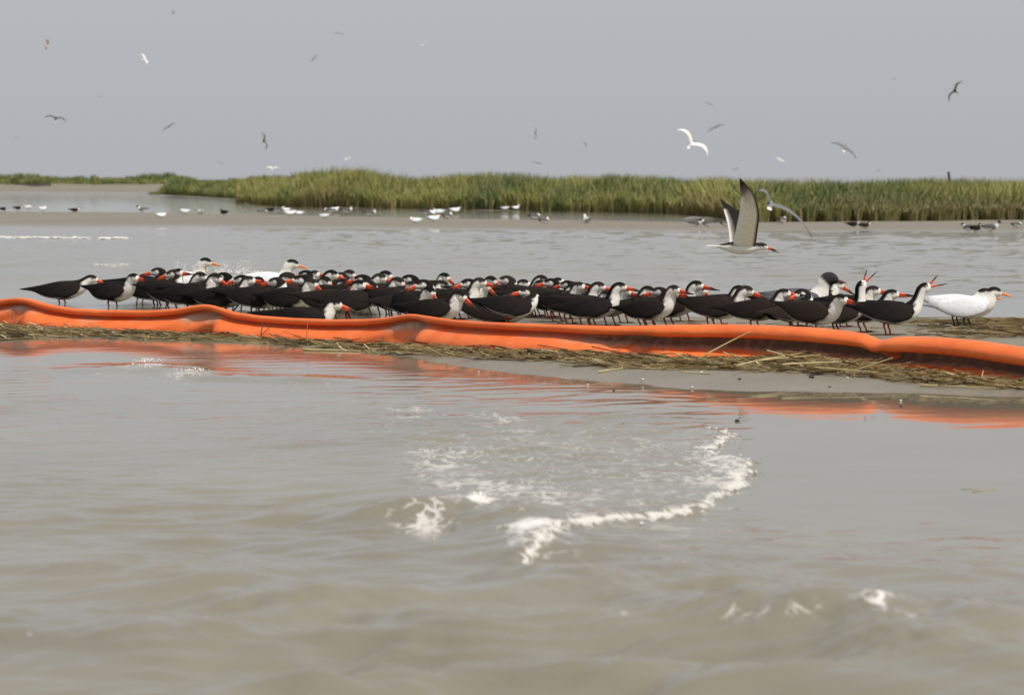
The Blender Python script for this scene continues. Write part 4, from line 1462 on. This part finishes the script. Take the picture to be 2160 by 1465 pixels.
def grass(name, label, n, px0, px1, fpts, depth, hfloor, width, seed, tint, top_fn, front_frac=.45, ramp_d=2.5, g0=.05):
    r = np.random.default_rng(seed)
    fp = np.array(fpts, float)
    a = r.uniform(px0, px1, n)
    yf = np.array([ground(1080, v).y for v in np.interp(a, fp[:, 0], fp[:, 1])])
    t = r.random(n) ** 1.6
    Yg = yf + .15 + t * depth + (fbm(a / 25.0, a * 0, seed) - .5) * 1.2
    Xg = (a - 1080) / FPX * Yg
    tp = top_fn(a)
    ztop_ = CAM_H - (tp - HOR) * Yg / FPX
    full = np.maximum(ztop_ - g0, hfloor * smooth(312, 372, a) if seed == 102 else hfloor)
    grow = front_frac + (1 - front_frac) * smooth(0, ramp_d, Yg - yf)
    cl = fbm(Xg * 1.3, Yg * .9, seed + 2, 3)
    h = full * grow * (0.66 + .34 * r.random(n)) * (0.62 + .68 * cl)
    h = np.minimum(h, full * (1.02 + .05 * r.random(n)))
    lean = r.normal(.10, .22, (n, 2)) * h[:, None]
    w = width * r.uniform(.6, 1.4, n)
    th = r.uniform(0, math.pi, n)
    dx, dy = np.cos(th) * w, np.sin(th) * w * .4
    V = np.zeros((n, 5, 3))
    b = np.stack([Xg, Yg, np.full(n, g0 - .05)], -1)
    V[:, 0] = b - np.stack([dx, dy, 0 * dx], -1); V[:, 1] = b + np.stack([dx, dy, 0 * dx], -1)
    m = b + np.stack([lean[:, 0] * .32, lean[:, 1] * .32, h * .6 + .05], -1)
    V[:, 2] = m + np.stack([dx, dy, 0 * dx], -1) * .8; V[:, 3] = m - np.stack([dx, dy, 0 * dx], -1) * .8
    V[:, 4] = b + np.stack([lean[:, 0], lean[:, 1], h + .05], -1)
    i = (np.arange(n) * 5)[:, None]
    Q = np.concatenate([i, i + 1, i + 2, i + 3], 1); Tt = np.concatenate([i + 3, i + 2, i + 4], 1)
    c0 = np.array((.160, .175, .042)); c1 = np.array((.225, .220, .060)); c2 = np.array((.085, .115, .030)); dry = np.array((.32, .25, .11))
    k1 = fbm(Xg * .45, Yg * .30, seed + 5, 3); k2 = r.random(n)
    C = lerp(c2, c0, smooth(.36, .52, k1)); C = C + (c1 - C) * (smooth(.50, .66, k1) * .85)[:, None]
    C = C + (dry - C) * ((k2 > .87) * .8)[:, None]
    brown = smooth(.60, .75, fbm(Xg * .22, Yg * .05, seed + 9, 2)) * (1 - smooth(.0, 2.0, Yg - yf))
    C = C + (np.array((.17, .12, .05)) - C) * (brown * .75)[:, None]
    C = C * 1.14 * tint * r.uniform(.75, 1.25, n)[:, None]
    Cv = np.repeat(C[:, None], 5, 1)
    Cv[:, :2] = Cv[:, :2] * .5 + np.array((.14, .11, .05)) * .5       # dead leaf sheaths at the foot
    o = obj(name, mesh_np(name, V.reshape(-1, 3), [Q, Tt], cols=Cv.reshape(-1, 3), smooth_shade=False), M_GRASS)
    tag(o, label, 'marsh grass', None, 'stuff')


tf = lambda a: np.interp(a, TOPP[:, 0], TOPP[:, 1]) + 2 * (fbm(a / 9.0, a * 0 + 1, 77, 3) - .5) * 6
grass('marsh_grass', 'dense green marsh grass covering the low island', 120000, 500, 2700, ISL_F, 9.0, .25, .016, 101, np.array((1, 1, 1)), tf)
grass('marsh_grass', 'darker green grass on the low point behind the island end', 30000, 318, 760, [(318, 411), (400, 414), (520, 421), (760, 428)], 14.0, .3, .022, 102, np.array((.72, .82, .80)), lambda a: np.maximum(tf(a), np.interp(a, [318, 335, 352, 372], [410, 400, 384, 360])), .5, 4.0)
grass('marsh_grass', 'thin dark grass band along the far beach', 26000, -700, 560, [(-700, 399.5), (0, 399.5), (340, 401), (560, 402)], 22.0, .4, .035, 103, np.array((.80, .85, .85)), tf, .6, 5.0, .24)

# driftwood on the far beach and a marker stake in the grass
g = ground(62, 397, .12)
ctrl = [(-1.3, 0, 0, .16, .2), (-.6, .1, .06, .26, .3), (.2, 0, .02, .22, .26), (.8, -.1, .06, .28, .3), (1.3, 0, .12, .14, .2)]
V, F, *_ = loft(ctrl, [UP] * 5, 30, 12)
V = V * np.array((.95, 1, .8)) + rng.normal(0, .025, V.shape)
o = obj('driftwood_log', mesh_np('driftwood_log', V, F, cols=np.tile((.060, .045, .040), (len(V), 1))), M_STRAW)
o.location = g
tag(o, 'dark driftwood log lying on the far pale beach', 'driftwood')
gp = at_depth(2003, 376, 55)
V, F = tube([(0, 0, -.7), (.01, 0, -.2), (-.02, 0, .12)], (.03, .028, .024), 8)
o = obj('marker_stake', mesh_np('marker_stake', V, F, cols=np.tile((.10, .09, .085), (len(V), 1))), M_STRAW)
o.location = gp
tag(o, 'thin grey stake poking up out of the marsh grass', 'stake')
print('objects', len(bpy.data.objects))
